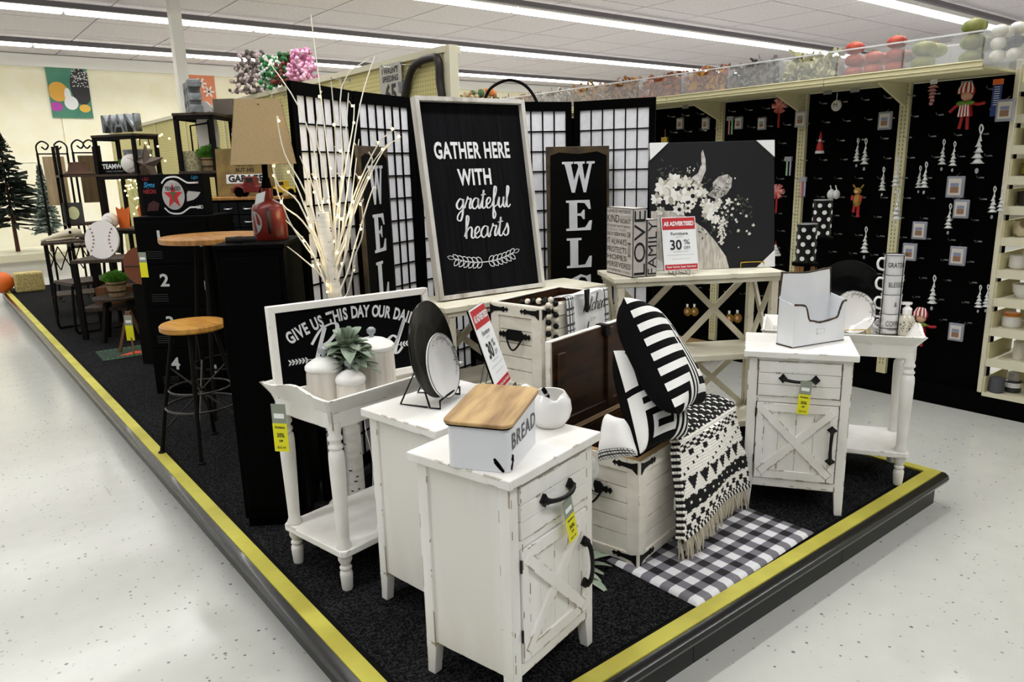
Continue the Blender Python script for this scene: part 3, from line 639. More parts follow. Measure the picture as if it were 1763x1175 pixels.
for s in (-1, 1):
    pts = [Vector((x0+s*t*.165, .150+.03*t*t)) for t in [i/12 for i in range(13)]]; ribbon(b_, pts, .004, -.002, False)
    for k in range(6):
        t = .12+.15*k; px_, pz = x0+s*t*.165, .150+.03*t*t
        for q in (1, -1): leafpoly(b_, px_, pz, .036, .0095, (math.pi/2 - s*(math.pi/2 - q*.75)) if s > 0 else math.pi-q*.75, -.002, True, .0034)
    leafpoly(b_, x0+s*.165, .18, .036, .008, .3 if s > 0 else math.pi-.3, -.002, True, .0022)
stuff(b_.obj('leaf_sprig', SGW, gs, 0))
for px_ in (.13, .47): e_ = easel('sign_easel', 'small black wire easel under the %s foot of the tall sign' % ('left' if px_ < .3 else 'right'), wl(con1, (px_+.07, .20, .83)), -2.6, .09, .05, BLK, .06)
def welcome(label, w, h, loc, rot, tilt):
    WF = mat('burnt_board', '050505', .7, col2='090806', scale=3, spec=.06); BR = mat('burnt_edge', '4a3a1e', .6, col2='2a1f0c', scale=9)
    c = T('welcome_board', label, 'sign', loc, rot, 'tall boards with white serif letters'); c.rotation_euler = (R(-tilt), 0, R(rot))
    B().box((0, 0, 0), (w, .018, h)).obj('board', BR, c, bev=.002)
    poly = [(.012, .012), (w-.014, .012), (w-.012, h*.4), (w-.016, h-.05), (w*.8, h-.028), (w*.5, h-.04), (w*.2, h-.03), (.02, h-.045), (.012, h*.5)]
    B().prism(poly, -.0012, 0).obj('black_field', WF, c)
    pit, lw, lh = (h-.08)/7, w*.50, (h-.08)/7*.80
    for k, ch in enumerate('WELCOME'):
        z = h-.085-pit*(k+.92)+.03; a, P = SER[ch]
        if ch == 'O': b_ = B(); q = [Vector((w/2-.0+.42*lw*math.cos(t), z+lh/2+lh*.45*math.sin(t))) for t in [i*math.pi/12 for i in range(25)]]; ribbon(b_, q, .03, -.0025, False)
        else:
            b_ = B()
            for p in P: b_.prism([((w-lw*a)/2+x*lw, z+y*lh) for x, y in p], -.0028, -.0012)
        b_.obj('letter', mat('worn_letter', 'e4e5e9', .6, col2='d6d8dd', scale=9), c, 0)
    return c
welcome('tall black WELCOME board at right with burnt brown edges, left of the canvas', .353, 1.505, (2.667, 3.035, PL), -25, .6)
welcome('tall black WELCOME board at left, partly behind the birch branches', .30, 1.505, (1.455, 2.80, PL), 38, .3)
# ------------------------------------------------------------------ flower canvas (flat print on a deep box)
CBK = mat('canvas_black', '232325', .75, spec=.2); CWT = mat('canvas_white', 'eceae4', .8)
cv = T('flower_canvas', 'square black canvas of a white cow crowned with white flowers', 'painting', (2.90, 2.505, 1.022), -33, None); cv.rotation_euler = (R(-8), 0, R(-35))
w = .64; B().box((0, 0, 0), (w, .035, w)).obj('canvas', CBK, cv, bev=.002)
cp_ = B()
for P in ([(0, w), (0, w-.085), (.095, w)], [(w, w), (w-.095, w), (w, w-.085)], [(w, 0), (w, .085), (w-.095, 0)], [(0, 0), (.095, 0), (0, .085)]):
    B().prism(P, -.004, .036).obj('corner_protector', mat('card_white', 'f2f2f2', .7), cv, 0)
F1, F2, F3, LF = mat('petal_cream', 'e6e2d6', .8), mat('petal_white', 'f6f4ee', .8), mat('flower_dark', '26241f', .8), mat('leaf_print', '4b5245', .8)
HRN, EAR = mat('horn_print', 'b9b3ad', .8, col2='dcd8d2', scale=40), mat('ear_print', '9c9690', .8, col2='d2cec9', scale=30)
rr = random.Random(5)
hb = B(); hb.prism([(.02,.0),(.40,.0),(.385,.06),(.33,.14),(.28,.2),(.2,.26),(.12,.3),(0,.3),(0,.1)], -.0006, 0); hb.obj('cow_head', mat('fur_print', 'd9d4cb', .85, col2='b5aea3', scale=14, stretch=(6,1,1)), cv, 0)
B().prism([(.235,.42),(.26,.44),(.285,.50),(.283,.555),(.27,.60),(.262,.585),(.262,.53),(.245,.485),(.215,.465),(.2,.44)], -.0012, -.0006).obj('horn', HRN, cv, 0)
B().prism([(.29,.375),(.32,.40),(.32,.435),(.35,.465),(.395,.475),(.42,.455),(.415,.41),(.39,.375),(.34,.35)], -.0014, -.0008).obj('ear', EAR, cv, 0)
lv = B()
for k in range(150):
    a = rr.uniform(0, 6.28); t = rr.random(); x, z = (.02+.5*t, .46-.18*t*t+rr.gauss(0, .045)) if k % 3 else (.33+rr.gauss(0, .05), .33-rr.random()*.2)
    if .01 < x < w-.05: leafpoly(lv, x, z, rr.uniform(.012, .03), .003, a, -.0018)
stuff(lv.obj('painted_foliage', LF, cv, 0))
fw_, fc, fd, fs = B(), B(), B(), B()
def flower(x, z, r, n, eye):
    for k in range(n): leafpoly([fw_, fc, fs][int(rr.random()*2.6)], x, z, r*rr.uniform(.8, 1.05), r*.27, 2*math.pi*k/n+rr.uniform(-.1, .1), -.0022-rr.random()*.0006)
    if eye: fd.lathe([(0, 0), (r*.25, 0)], 10, (x, -.0032, z), (0, -1, 0))
for x, z, r, n, e_ in [(.06,.42,.05,7,0),(.12,.45,.045,9,0),(.18,.44,.04,8,0),(.10,.375,.05,12,0),(.165,.375,.045,10,0),(.215,.37,.045,7,1),(.265,.385,.035,7,0),(.03,.36,.035,8,0),(.145,.305,.04,7,1),(.19,.31,.03,6,1),(.28,.33,.035,9,0),(.32,.31,.035,8,0),(.29,.28,.04,9,0),(.345,.335,.03,6,0),(.24,.425,.03,6,0),(.215,.33,.022,6,1),(.40,.335,.022,5,0),(.05,.30,.03,8,0),(.33,.25,.03,8,0)]: flower(x, z, r, n, e_)
for k in range(60): t = k/60; flower(.365+rr.gauss(0, .018*(1-t)+.004), .26-.14*t, .010*(1-t*.4), 5, 0)
for k in range(34): flower(rr.gauss(.41, .045), rr.gauss(.30, .08), rr.uniform(.004, .011), 5, 0)
for k in range(9): flower(.21+rr.gauss(0, .01), .505+rr.gauss(0, .008), .005, 5, 0)
stuff(fw_.obj('painted_petals', F2, cv, 0)); stuff(fc.obj('painted_petals', F1, cv, 0)); stuff(fd.obj('flower_centers', F3, cv, 0)); stuff(fs.obj('shaded_petals', mat('petal_grey', 'b3aea2', .8), cv, 0))
for q in (.12, .56): easel('canvas_easel', 'gold wire easel holding the %s side of the flower canvas' % ('left' if q < .3 else 'right'), wl(con2, (.33+q*.8, .215+.0*q, .87)), -35, .12, .05, GOLD, .055, r=.0035)
# ------------------------------------------------------------------ block signs
BLKP = mat('block_print', 'd5cfc9', .7, col2='c4bdb6', scale=20, lo=.3, hi=.7); EDG = mat('block_edge', '3a3636', .7)
def block(label, w, d, h, loc, rot, side, front, fsx):
    c = T('block_sign', label, 'sign', loc, rot, 'printed box signs'); B().box((0, 0, 0), (w, d, h)).obj('box', EDG, c, bev=.002)
    B().box((.003, -.0008, .004), (w-.003, 0, h-.004)).obj('front_print', BLKP, c); B().box((-.0008, .004, .004), (0, d-.004, h-.004)).obj('side_print', BLKP, c); B().box((.003, .004, h), (w-.003, d-.004, h+.0008)).obj('top_print', BLKP, c)
    o = txt(front, w*1.02, INK, c, (w*.5, -.002, h/2), sx=1, off=.0, roll=R(90)); me = o.data
    xs = [v.co.x for v in me.vertices]; ys = [v.co.y for v in me.vertices]; fx, fy = w*.86/(max(xs)-min(xs)), h*.94/(max(ys)-min(ys)); cx_, cy_ = (max(xs)+min(xs))/2, (max(ys)+min(ys))/2
    for v in me.vertices: v.co.x = (v.co.x-cx_)*fx; v.co.y = (v.co.y-cy_)*fy
    for s_, y0, y1, z, hh, mm in side:
        o = txt(s_, .05, mm, c, (-.002, d-(y0+y1)/2*d, z*h), LEFT); me = o.data; xs = [v.co.x for v in me.vertices]; ys = [v.co.y for v in me.vertices]
        fx, fy = (y1-y0)*d/(max(xs)-min(xs)), hh*h/(max(ys)-min(ys)); cx_, cy_ = (max(xs)+min(xs))/2, (max(ys)+min(ys))/2
        for v in me.vertices: v.co.x = (v.co.x-cx_)*fx; v.co.y = (v.co.y-cy_)*fy
    return c
block('tall printed box sign reading LOVE with scripture lines on its side', .073, .25, .327, (2.653, 2.412, 1.022), -16, [('LOVE IS PATIENT', .04, .93, .95, .05, INK), ('KIND', .04, .5, .84, .11, INK), ('IT DOES NOT', .55, .93, .875, .025, INKG), ('BOAST', .55, .93, .81, .065, INK),
  ('IT DOES NOT ENVY', .04, .93, .73, .035, INK), ('IT IS NOT RUDE', .04, .76, .675, .03, INKG), ('SELF-SEEKING', .04, .76, .61, .05, INK), ('OR', .8, .93, .62, .08, INK), ('IT ALWAYS', .04, .78, .5, .09, INK), ('PROTECTS', .04, .78, .375, .085, INK), ('TRUSTS', .82, .93, .40, .22, INK), ('HOPES', .04, .78, .26, .075, INK), ('PERSEVERES', .04, .93, .15, .075, INK), ('LOVE NEVER FAILS', .04, .6, .06, .035, INK), ('ST.PAUL', .65, .93, .055, .03, INK)], 'LOVE', 1)
block('shorter box sign reading FAMILY beside the tall LOVE sign', .055, .14, .272, (2.728, 2.389, 1.022), -16, [], 'FAMILY', 1)
# ------------------------------------------------------------------ red and white sale placards
def placard(label, w, h, loc, rot, tilt):
    c = T('sale_placard', label, 'sign', loc, rot, 'red and white sale placards'); c.rotation_euler = (R(-tilt), 0, R(rot))
    B().box((0, 0, 0), (w, .004, h)).obj('card', PAP, c); B().box((-.001, .0035, 0), (w+.001, .009, h)).obj('backer', DARK, c)
    B().box((.004, -.0006, h*.765), (w-.004, 0, h*.985)).obj('red_band', RED, c, 0); B().box((.004, -.0006, h*.015), (w-.004, 0, h*.115)).obj('red_band', RED, c, 0)
    def fit(s_, W2, H2, x, z, m, off=.0):
        o = txt(s_, .05, m, c, (x*w, -.0015, z*h), off=off); me = o.data; xs = [v.co.x for v in me.vertices]; ys = [v.co.y for v in me.vertices]
        cx_, cy_ = (max(xs)+min(xs))/2, (max(ys)+min(ys))/2
        for v in me.vertices: v.co.x = (v.co.x-cx_)*W2*w/(max(xs)-min(xs)); v.co.y = (v.co.y-cy_)*H2*h/(max(ys)-min(ys))
    fit('AS ADVERTISED', .88, .085, .5, .875, PAP, .002); fit('Furniture', .5, .055, .5, .69, INK, .0008); fit('ALWAYS', .22, .02, .5, .625, INKG)
    fit('30', .34, .19, .38, .48, INK, .001); fit('%', .18, .09, .7, .53, INK); fit('OFF', .19, .055, .7, .42, INK); fit('THE MARKED PRICE', .42, .015, .5, .35, INKG)
    fit('DISCOUNTS PROVIDED EVERY DAY ON FURNITURE', .8, .012, .5, .29, INKG); fit('MARKED PRICES AS SHOWN', .55, .012, .5, .215, INKG); fit('Super Savings, Super Selection!', .85, .045, .5, .065, PAP, .001)
    return c
placard('red and white 30% off placard standing in front of the flower canvas', .176, .262, wl(con2, (.262, .035, .893)), -28.1, 13.9)
placard('red and white 30% off placard leaning on the second white cabinet', .17, .284, (1.372, 1.812, .846), 38, 18.2)
easel('placard_easel', 'clear wire easel under the placard by the flower canvas', wl(con2, (.345, .048, .87)), -28, .07, .06, STL, .08)
easel('placard_easel', 'twisted dark wire easel behind the leaning placard on the cabinet', (1.426, 1.866, .822), 38, .1, .12, mat('wire_grey', '5a5a5a', .4, .8), .07)
# ------------------------------------------------------------------ framed bread sign on the left tray
WFR = mat('white_frame', 'f3efe8', .6, wear=('b99b6a', .62, .003))
bs = board('framed_sign', 'wide black framed sign in white letters reading give us this day', .615, .32, (0.978, 2.672, .785), -16, 8, .024, WFR, thick=.014, sgn=mat('sign_matte_black', '070708', .8, spec=.06))
bs.location = (.889, 2.459, .79); bs.rotation_euler = (R(-3), 0, R(-4)); 
s_ = 'GIVE US THIS DAY OUR DAILY'
def arc_text(parent, s, cx, zb, w, rise, size, sx):
    n = len(s); wd = {'I': .5, ' ': .55, 'L': .75, 'E': .8, 'S': .85, 'V': .95, 'Y': .9}; tot = sum(wd.get(c, 1) for c in s); x = 0
    for c in s:
        a = wd.get(c, 1); u = ((x+a/2)/tot-.5)*2; x += a
        if c != ' ': txt(c, size, SGW, parent, (cx+u*w/2, -.002, zb+rise*(1-u*u)), sx=sx, off=.0022, roll=math.atan(-4*rise*u/w), name='lettering')
arc_text(bs, s_, .315, .195, .51, .065, .060, .60)
b_ = B(); cursive(b_, 'Bread', .305, .085, .072, .0155, -.002, .3, .95, .95)
for s in (-1, 1):
    x0 = .305+s*.165; ribbon(b_, [Vector((x0, .115)), Vector((x0+s*.08, .11+.006))], .002, -.002, False)
    for k in range(6):
        for q in (1, -1): leafpoly(b_, x0+s*(.015+.012*k), .115, .015, .0028, (q*.8 if s < 0 else math.pi-q*.8) if False else (math.pi/2-s*(math.pi/2-q*.8) if s > 0 else math.pi-q*.8), -.002)
stuff(b_.obj('script_lettering', SGW, bs, 0))
# ------------------------------------------------------------------ ribbed canisters and the sage plant
CAN = mat('washed_ceramic', 'e3ddd3', .6, col2='cfc7bb', scale=10, stretch=(3,3,.2), lo=.35, hi=.65)
def canister(label, x, y, z, r, h):
    c = T('canister', label, 'canister', (x, y, z), 0, 'ribbed white canisters'); n = 48; v = []; f = []; rows = [(0, .98), (.02, 1.0), (.45, 1.03), (.9, 1.0), (1, .97)]
    for t, q in rows:
        for k in range(n*2): rr_ = r*q*(1-.022*(1 if k % 4 < 1 else 0)*(0 if t in (0, 1) else 1)); a = math.pi*k/n; v.append((rr_*math.cos(a), rr_*math.sin(a), h*t))
    m_ = n*2
    for i in range(len(rows)-1):
        for k in range(m_): f.append((i*m_+k, i*m_+(k+1) % m_, (i+1)*m_+(k+1) % m_, (i+1)*m_+k))
    f.append(tuple(range(m_))[::-1]); f.append(tuple((len(rows)-1)*m_+k for k in range(m_)))
    B().add(v, f).obj('jar_body', CAN, c, 50)
    l = B().lathe([(r*1.01, h), (r*1.05, h+.004), (r*1.05, h+.014), (r*.95, h+.022), (r*.6, h+.036), (r*.25, h+.043), (0, h+.044)], 36, (0, 0, 0)).obj('lid', WHT, c, 40)
    B().lathe([(r*.12, h+.042), (r*.1, h+.052), (.016, h+.060), (.017, h+.072), (.008, h+.080), (0, h+.081)], 16).obj('glass_knob', mat('knob_glass', 'cfd6da', .05, trans=.6, spec=.7), l, 60)
    return c
zt = PL+.622
p = wl(tr1, (.125, .185, 0)); canister('medium ribbed white canister, left one beside the sage plant', p.x, p.y, zt, .062, .125)
p = wl(tr1, (.155, .085, 0)); canister('smallest ribbed white canister, front one under the sage plant', p.x, p.y, zt, .048, .09)
p = wl(tr1, (.335, .185, 0)); canister('largest ribbed white canister, right one behind the sage plant', p.x, p.y, zt, .076, .155)
def sage(label, loc, n, L, seed, up=.5, w=.2, hs=.02):
    rr = random.Random(seed); c = T('sage_plant', label, 'plant', loc)
    B().lathe([(0, -.0), (.014, 0), (.02, .03), (.014, .05), (0, .052)], 10).obj('stem_base', SAGE, c)
    for k in range(n):
        a = rr.uniform(0, 6.28); h0 = rr.uniform(0, hs); el = rr.uniform(-.15, 1.0)*up*2*(.6+.6*h0/max(hs, .001)); ln = L*rr.uniform(.7, 1.1)*(.8+.2*math.cos(el)); wd = ln*w*rr.uniform(.9, 1.2)
        d = Vector((math.cos(a), math.sin(a), 0)); s = Vector((-d.y, d.x, 0)); m_ = 6; v = []; f = []
        for i in range(m_+1):
            t = i/m_; e = el-t*t*.7; cpos = d*(math.cos(el)*ln*t) + Vector((0, 0, .02+h0+math.sin(el)*ln*t-.28*ln*t*t)); ww = wd*math.sin(math.pi*min(1, t*.93+.06))**.7
            v += [cpos-s*ww+Vector((0,0,ww*.35)), cpos-Vector((0,0,.001)), cpos+s*ww+Vector((0,0,ww*.35))]
        for i in range(m_): f += [(i*3, i*3+1, i*3+4, i*3+3), (i*3+1, i*3+2, i*3+5, i*3+4)]
        B().add(v, f).obj('leaf', SAGE, c, 60)
    return c
p = wl(tr1, (.185, .125, 0)); sage('grey-green sage plant sitting among the ribbed canisters', (p.x, p.y, zt+.105), 120, .10, 4, .75, .23, .09)
sage('grey-green sage sprig lying on the carpet beside the front cabinet', (1.60, 1.74, PL), 34, .17, 9, .35, .11)
saletag(wl(tr1, (-.035, .235, .655)), -50, 'yellow and grey sale tag hanging from the left tray table', s=1.05)
saletag(wl(cab1, (.225, -.012, .545)), 13.7, 'yellow sale tag hanging from the front cabinet drawer pull', tilt=-14, s=.85)
saletag(wl(cab3, (.235, -.028, .57)), -56.5, 'yellow sale tag hanging from the right cabinet drawer pull', tilt=4, s=.85)
saletag(wl(con2, (.855, .10, .585)), -31, 'yellow tag hanging inside the right end of the cream console', s=.9, words=None)
# ------------------------------------------------------------------ black platters and script plates
SCR = mat('script_ink', '2a2a2a', .6)
def platter(label, r, loc, rot, tilt, cat='plate', m=CRB, name='platter', rim=1.0, deco=False):
    c = T(name, label, cat, loc, rot); c.rotation_euler = (R(-tilt), 0, R(rot))
    pr = [(0, .012), (r*.5, .012), (r*.62, .008), (r*.9, -.006), (r*.985, -.010), (r, -.008), (r*.99, -.004), (r*.66, .014), (r*.5, .02), (0, .02)]
    b_ = B(); b_.lathe([(a, -y) for a, y in pr][::-1], 56, (0, 0, r), (0, -1, 0)); b_.obj('dish', m, c, 50)
    if deco:
        b_ = B(); pts = []
        b_.tube([(r*.985*math.cos(a*math.pi/24), -.0105, r+r*.985*math.sin(a*math.pi/24)) for a in range(48)], .0012, 5, True); b_.obj('rim_line', INK, c)
        b_ = B()
        for a0, wd_ in ((78, 'grateful'), (8, 'thankful')):
            q = B(); cursive(q, wd_, 0, 0, r*.095, .0016, 0, .2, .9)
            for f_ in range(0, 1):
                v2 = []
                for x, y, z in q.v: a = R(a0)-x/(r*.8); rad = r*.80+z; v2.append((rad*math.cos(a), -.0035-.0062*max(0, (rad/r-.62)/.3)-.003, r+rad*math.sin(a)))
                b_.add(v2, q.f)
            for s in (-1, 1):
                qq = smooth([(R(a0)+s*(R(25)+.1*i), r*(.82+.05*math.sin(i*2.2))) for i in range(4)]); rb = [Vector((p_[1]*math.cos(p_[0]), r+p_[1]*math.sin(p_[0]))) for p_ in qq]; ribbon(b_, rb, .0014, -.0085, False)
        stuff(b_.obj('script_lettering', SCR, c, 0))
    return c
platter('large black platter standing on the second cabinet at left', .158, (1.250, 1.965, .832), 33, 10)
platter('cream script plate standing in front of the left black platter', .106, (1.250, 1.915, .838), 31, 12, m=CRW, name='dinner_plate', deco=True)
easel('plate_easel', 'twisted black wire easel holding the left platter and plate', (1.235, 1.945, .822), 33, .16, .13, BLK, .11, r=.0035)
pc = at_z(1466, 578, PL+.622); platter('large black platter standing on the right tray table', .165, (pc.x+.045, pc.y+.035, pc.z+.004), -38, 12)
platter('cream script plate standing in front of the right black platter', .098, (pc.x, pc.y-.01, pc.z+.008), -38, 12, m=CRW, name='dinner_plate', deco=True)
easel('plate_easel', 'gold wire easel holding the right platter and plate', (pc.x+.01, pc.y+.01, pc.z), -38, .14, .1, GOLD, .1)
# ------------------------------------------------------------------ bread bin and creamer on the front cabinet
zc = .823
bb = T('bread_bin', 'white enamel bread bin with a sloping acacia wood lid', 'bread bin', (1.037, 1.337, zc), 32.5)
w, d, h1, h2 = .236, .165, .112, .135
def rrect(x0, y0, x1, y1, r, n=5):
    P = []
    for cx_, cy_, a0 in ((x1-r, y0+r, -90), (x1-r, y1-r, 0), (x0+r, y1-r, 90), (x0+r, y0+r, 180)):
        for k in range(n+1): a = R(a0+90*k/n); P.append((cx_+r*math.cos(a), cy_+r*math.sin(a)))
    return P
P = rrect(0, 0, w, d, .02); hz_ = lambda x: h1+(h2-h1)*x/w
b_ = B(); n = len(P); b_.add([(x, y, 0) for x, y in P]+[(x, y, hz_(x)) for x, y in P], [tuple(range(n))[::-1], tuple(range(n, 2*n))]+[(i, (i+1) % n, n+(i+1) % n, n+i) for i in range(n)])
b_.obj('bin_body', mat('white_enamel', 'e3e5ea', .35, coat=.2), bb, 40)
P2 = rrect(-.006, -.006, w+.006, d+.006, .022)
b_ = B(); b_.add([(x, y, hz_(x)) for x, y in P2]+[(x, y, hz_(x)+.004) for x, y in P2], [tuple(range(n))[::-1], tuple(range(n, 2*n))]+[(i, (i+1) % n, n+(i+1) % n, n+i) for i in range(n)]); b_.obj('black_gasket', DARK, bb, 40)
P3 = rrect(-.009, -.009, w+.009, d+.009, .024)
b_ = B(); b_.add([(x, y, hz_(x)+.0035) for x, y in P3]+[(x, y, hz_(x)+.0135) for x, y in P3], [tuple(range(n))[::-1], tuple(range(n, 2*n))]+[(i, (i+1) % n, n+(i+1) % n, n+i) for i in range(n)]); b_.obj('wood_lid', ACA, bb, 40, bev=.003)
o = txt('BREAD', .058, mat('stencil_grey', '55585c', .6), bb, (w*.50, -.0015, .070), sx=1.0, off=.0008, spacing=1.15)
stuff(B().prism([(.025, .018), (.04, .026), (.05, .045), (.035, .05), (.022, .038)], -.003, 0).obj('chipped_enamel', DARK, bb)) if False else None
rn = B(); 
for k in range(14): rr_ = random.Random(k); rn.sph((.018+.03*rr_.random()*(k/14), -.0005, .006+.03*k/14*rr_.random()+.012*k/14), .0045, (1, .4, 1), 7, 5)
rn.X = Matrix.Translation((-.0005, .012, .004)) @ Matrix.Rotation(R(0), 4, 'Z'); 
for k in range(16): t = k/16; rn.sph((0, .004+.022*t, .001+.026*t+.003*math.sin(k*3)), .0042, (.5, 1, 1), 7, 5)
stuff(rn.obj('foil_scrap', DARK, bb))
pt = T('creamer', 'round white ceramic creamer with a spoon resting in it', 'pitcher', (1.345, 1.535, zc), 20)
prof = [(0, 0), (.038, 0), (.042, .003), (.058, .025), (.064, .05), (.060, .075), (.048, .095), (.044, .100), (.041, .099), (.045, .093), (.055, .075), (.058, .05), (.052, .026), (.036, .008), (0, .006)]
v = []; f = []; n = 36
for r, z in prof:
    for k in range(n):
        a = 2*math.pi*k/n; q = 1; zz = z
        if z > .085: da = math.atan2(math.sin(a-math.pi*1.25), math.cos(a-math.pi*1.25)); q = 1+.28*math.exp(-(da/.3)**2); zz = z-.012*math.exp(-(da/.35)**2)
        v.append((r*q*math.cos(a), r*q*math.sin(a), zz))
for i in range(len(prof)-1):
    for k in range(n): f.append((i*n+k, i*n+(k+1) % n, (i+1)*n+(k+1) % n, (i+1)*n+k))
B().add(v, f).obj('creamer_body', CRW, pt, 60)
B().tube(smooth([(-.045, .03, .088), (-.062, .045, .115), (-.066, .05, .128), (-.075, .052, .11), (-.068, .046, .07), (-.052, .036, .045)]), [.009]*26, 8).obj('handle', CRW, pt, 70) if False else B().tube(smooth([(-.030, .038, .090), (-.040, .052, .118), (-.052, .062, .112), (-.056, .062, .08), (-.045, .045, .05)]), .008, 8).obj('handle', CRW, pt, 70)
sp_ = T('spoon', 'black and silver handled spoon leaning in the white creamer', 'spoon', (1.345, 1.535, zc+.05), 20); B().tube([(-.06, -.014, .075), (-.03, -.01, .045)], .0065, 8).obj('handle', DARK, sp_); B().tube([(-.048, -.012, .063), (-.042, -.011, .057)], .0072, 8).obj('silver_band', STL, sp_); B().tube([(-.03, -.01, .045), (.01, 0, .0)], .004, 8).obj('shaft', STL, sp_)
# ------------------------------------------------------------------ mail holder on the right cabinet
mh = T('mail_holder', 'white enamelled metal mail holder with rusty brown edges', 'mail holder', (2.648, 1.556, zc), -14)
RST = mat('rust_edge', '4b3720', .7, col2='2a2018', scale=60); ENM = mat('enamel_white', 'eceef1', .45, col2='f2f3f5', scale=9, bump=.05)
w, d = .279, .085
fp = [(0, 0), (w, 0), (w, .168), (w-.02, .163), (w-.035, .13), (w-.045, .105), (w-.075, .098), (w*.5, .092), (.105, .1), (.08, .108), (.065, .15), (.05, .168), (.0, .175)]
bp_ = [(0, 0), (w, 0), (w, .175), (w-.01, .28), (w-.02, .292), (w*.5, .284), (.02, .292), (.008, .285), (0, .2)]
B().prism(fp, -.002, .001).obj('front_plate', ENM, mh); B().prism(bp_, d-.003, d).obj('back_plate', ENM, mh)
for x in (0, w-.003):
    q = B().prism([(0, 0), (d, 0), (d, .19), (0, .172)], x, x+.003); q.v = [(y, x_, z) for x_, y, z in q.v]; q.obj('side_plate', ENM, mh)
B().box((0, 0, 0), (w, d, .003)).obj('base_plate', ENM, mh)
def edge(P, y): 
    pts = smooth([(x, y, z) for x, z in P], 4); b_ = B(); b_.tube(pts, [.0036+.0016*random.random() for _ in pts], 6); return b_
edge(fp[2:], -.001).obj('rusty_rim', RST, mh); edge(bp_[2:], d-.001).obj('rusty_rim', RST, mh); B().tube([(0, 0, .003), (w, 0, .003)], .003, 6).tube([(0, 0, .003), (0, d, .003)], .003, 6).obj('rusty_rim', RST, mh)
B().box((.125, -.0045, .045), (.168, -.002, .048)).box((.125, -.0045, .065), (.168, -.002, .068)).box((.125, -.0045, .045), (.128, -.002, .068)).box((.165, -.0045, .045), (.168, -.002, .068)).obj('label_frame', ENM, mh)
# ------------------------------------------------------------------ mugs in a wire rack, soap, polka cylinders
kp = at_z(1529, 574, PL+.622); 
MUG = ['GRATEFUL', 'BLESSED', '&', 'COFFEE']
for i, wd_ in enumerate(MUG[::-1]):
    z = kp.z+.006+i*.088; c = T('mug', 'white stacked mug lettered %s, %s in the wire rack' % (wd_ if wd_ != '&' else 'with an ampersand', ['bottom','second from bottom','third from bottom','top'][i]), 'mug', (kp.x, kp.y, z), -50, 'stacked lettered mugs')
    B().lathe([(0, 0), (.038, 0), (.041, .004), (.044, .084), (.0455, .087), (.043, .087), (.040, .01), (0, .008)], 30).obj('cup', mat('mug_white', 'e6e5e6', .3), c, 50)
    B().tube(smooth([(-.04, -.01, .07), (-.062, -.012, .074), (-.073, -.013, .055), (-.066, -.012, .03), (-.041, -.01, .02)]), .0055, 8).obj('handle', CRW, c, 70)
    o = txt(wd_, .032, INK, c, (0, 0, 0), (0, 0, 0), sx=.62)
    for v in o.data.vertices: x, y = v.co.x, v.co.y; a = R(-80)+x/.0445; v.co = (.0447*math.cos(a), .0447*math.sin(a), .045+y)
    if wd_ == 'COFFEE':
        o = txt('OBSESSED', .018, INK, c, (0, 0, 0), (0, 0, 0), sx=.62)
        for v in o.data.vertices: x, y = v.co.x, v.co.y; a = R(-80)+x/.0445; v.co = (.0445*math.cos(a), .0445*math.sin(a), .02+y)
rk = T('mug_rack', 'black wire rack around the stack of lettered mugs', 'rack', kp, -50)
for a in (-150, -60, 30, 120): B().tube([(.05*math.cos(R(a)), .05*math.sin(R(a)), 0), (.05*math.cos(R(a)), .05*math.sin(R(a)), .36)], .002, 6).obj('upright_wire', BLK, rk)
for z in (.003, .03, .36): B().tube([(.05*math.cos(R(a*20)), .05*math.sin(R(a*20)), z) for a in range(18)], .002, 6, True).obj('ring_wire', BLK, rk)
kp2 = at_z(1558, 577, PL+.622)
so = T('soap_dispenser', 'clear foaming soap bottle with white pump and black floral print', 'soap bottle', kp2, -40)
B().lathe([(0, 0), (.03, 0), (.034, .004), (.035, .07), (.031, .085), (.018, .093), (.017, .098), (0, .098)], 28).obj('bottle', mat('soap_liquid', 'e9e4cf', .15, trans=.35, coat=.3), so, 50)
B().lathe([(.019, .095), (.02, .12), (.016, .125), (.009, .13), (.009, .142), (0, .142)], 20).prism([(-.028, .14), (.014, .14), (.016, .15), (-.026, .152)], -.009, .009).obj('pump', CRW, so)
b_ = B(); rr = random.Random(2)
for k in range(70):
    a = rr.uniform(-3.1, .4); z = rr.gauss(.05, .015); q = B(); leafpoly(q, 0, 0, rr.uniform(.005, .011), .0016, rr.uniform(0, 6.28), 0); b_.add([((.0354)*math.cos(a+x/.035), .0354*math.sin(a+x/.035), max(.006, min(.069, z+zz))) for x, y, zz in q.v], q.f)
stuff(b_.obj('floral_print', INK, so, 0))
# two polka dot cylinders on a tiered black stand behind the mail holder
DOT = mat('dot_white', 'e2e2de', .6)
def polka(label, loc):
    c = T('polka_canister', label, 'canister', loc, 0, 'black polka dot canisters'); r, h = .041, .165
    B().lathe([(0, 0), (r, 0), (r, h), (r-.002, h+.001), (0, h+.001)], 32).obj('cylinder', mat('gloss_black', '080808', .25), c, 40); B().lathe([(r-.001, h), (r+.0015, h+.001), (r+.001, h+.004), (r-.002, h+.004), (0, h+.003)], 32).obj('silver_rim', STL, c)
    for i in range(5):
        for k in range(6):
            a = 2*math.pi*(k+.5*(i % 2))/6+.2; z = .02+i*.031; q = [(.0098*math.cos(t*math.pi/8), .0098*math.sin(t*math.pi/8)) for t in range(16)]
            B().add([((r+.0016)*math.cos(a+x/r), (r+.0016)*math.sin(a+x/r), z+y) for x, y in q], [tuple(range(16))]).obj('dot', DOT, c, 0)
    return c
p1 = at_d(1386, 452, 3.25); p2 = at_d(1413, 408, 3.42)
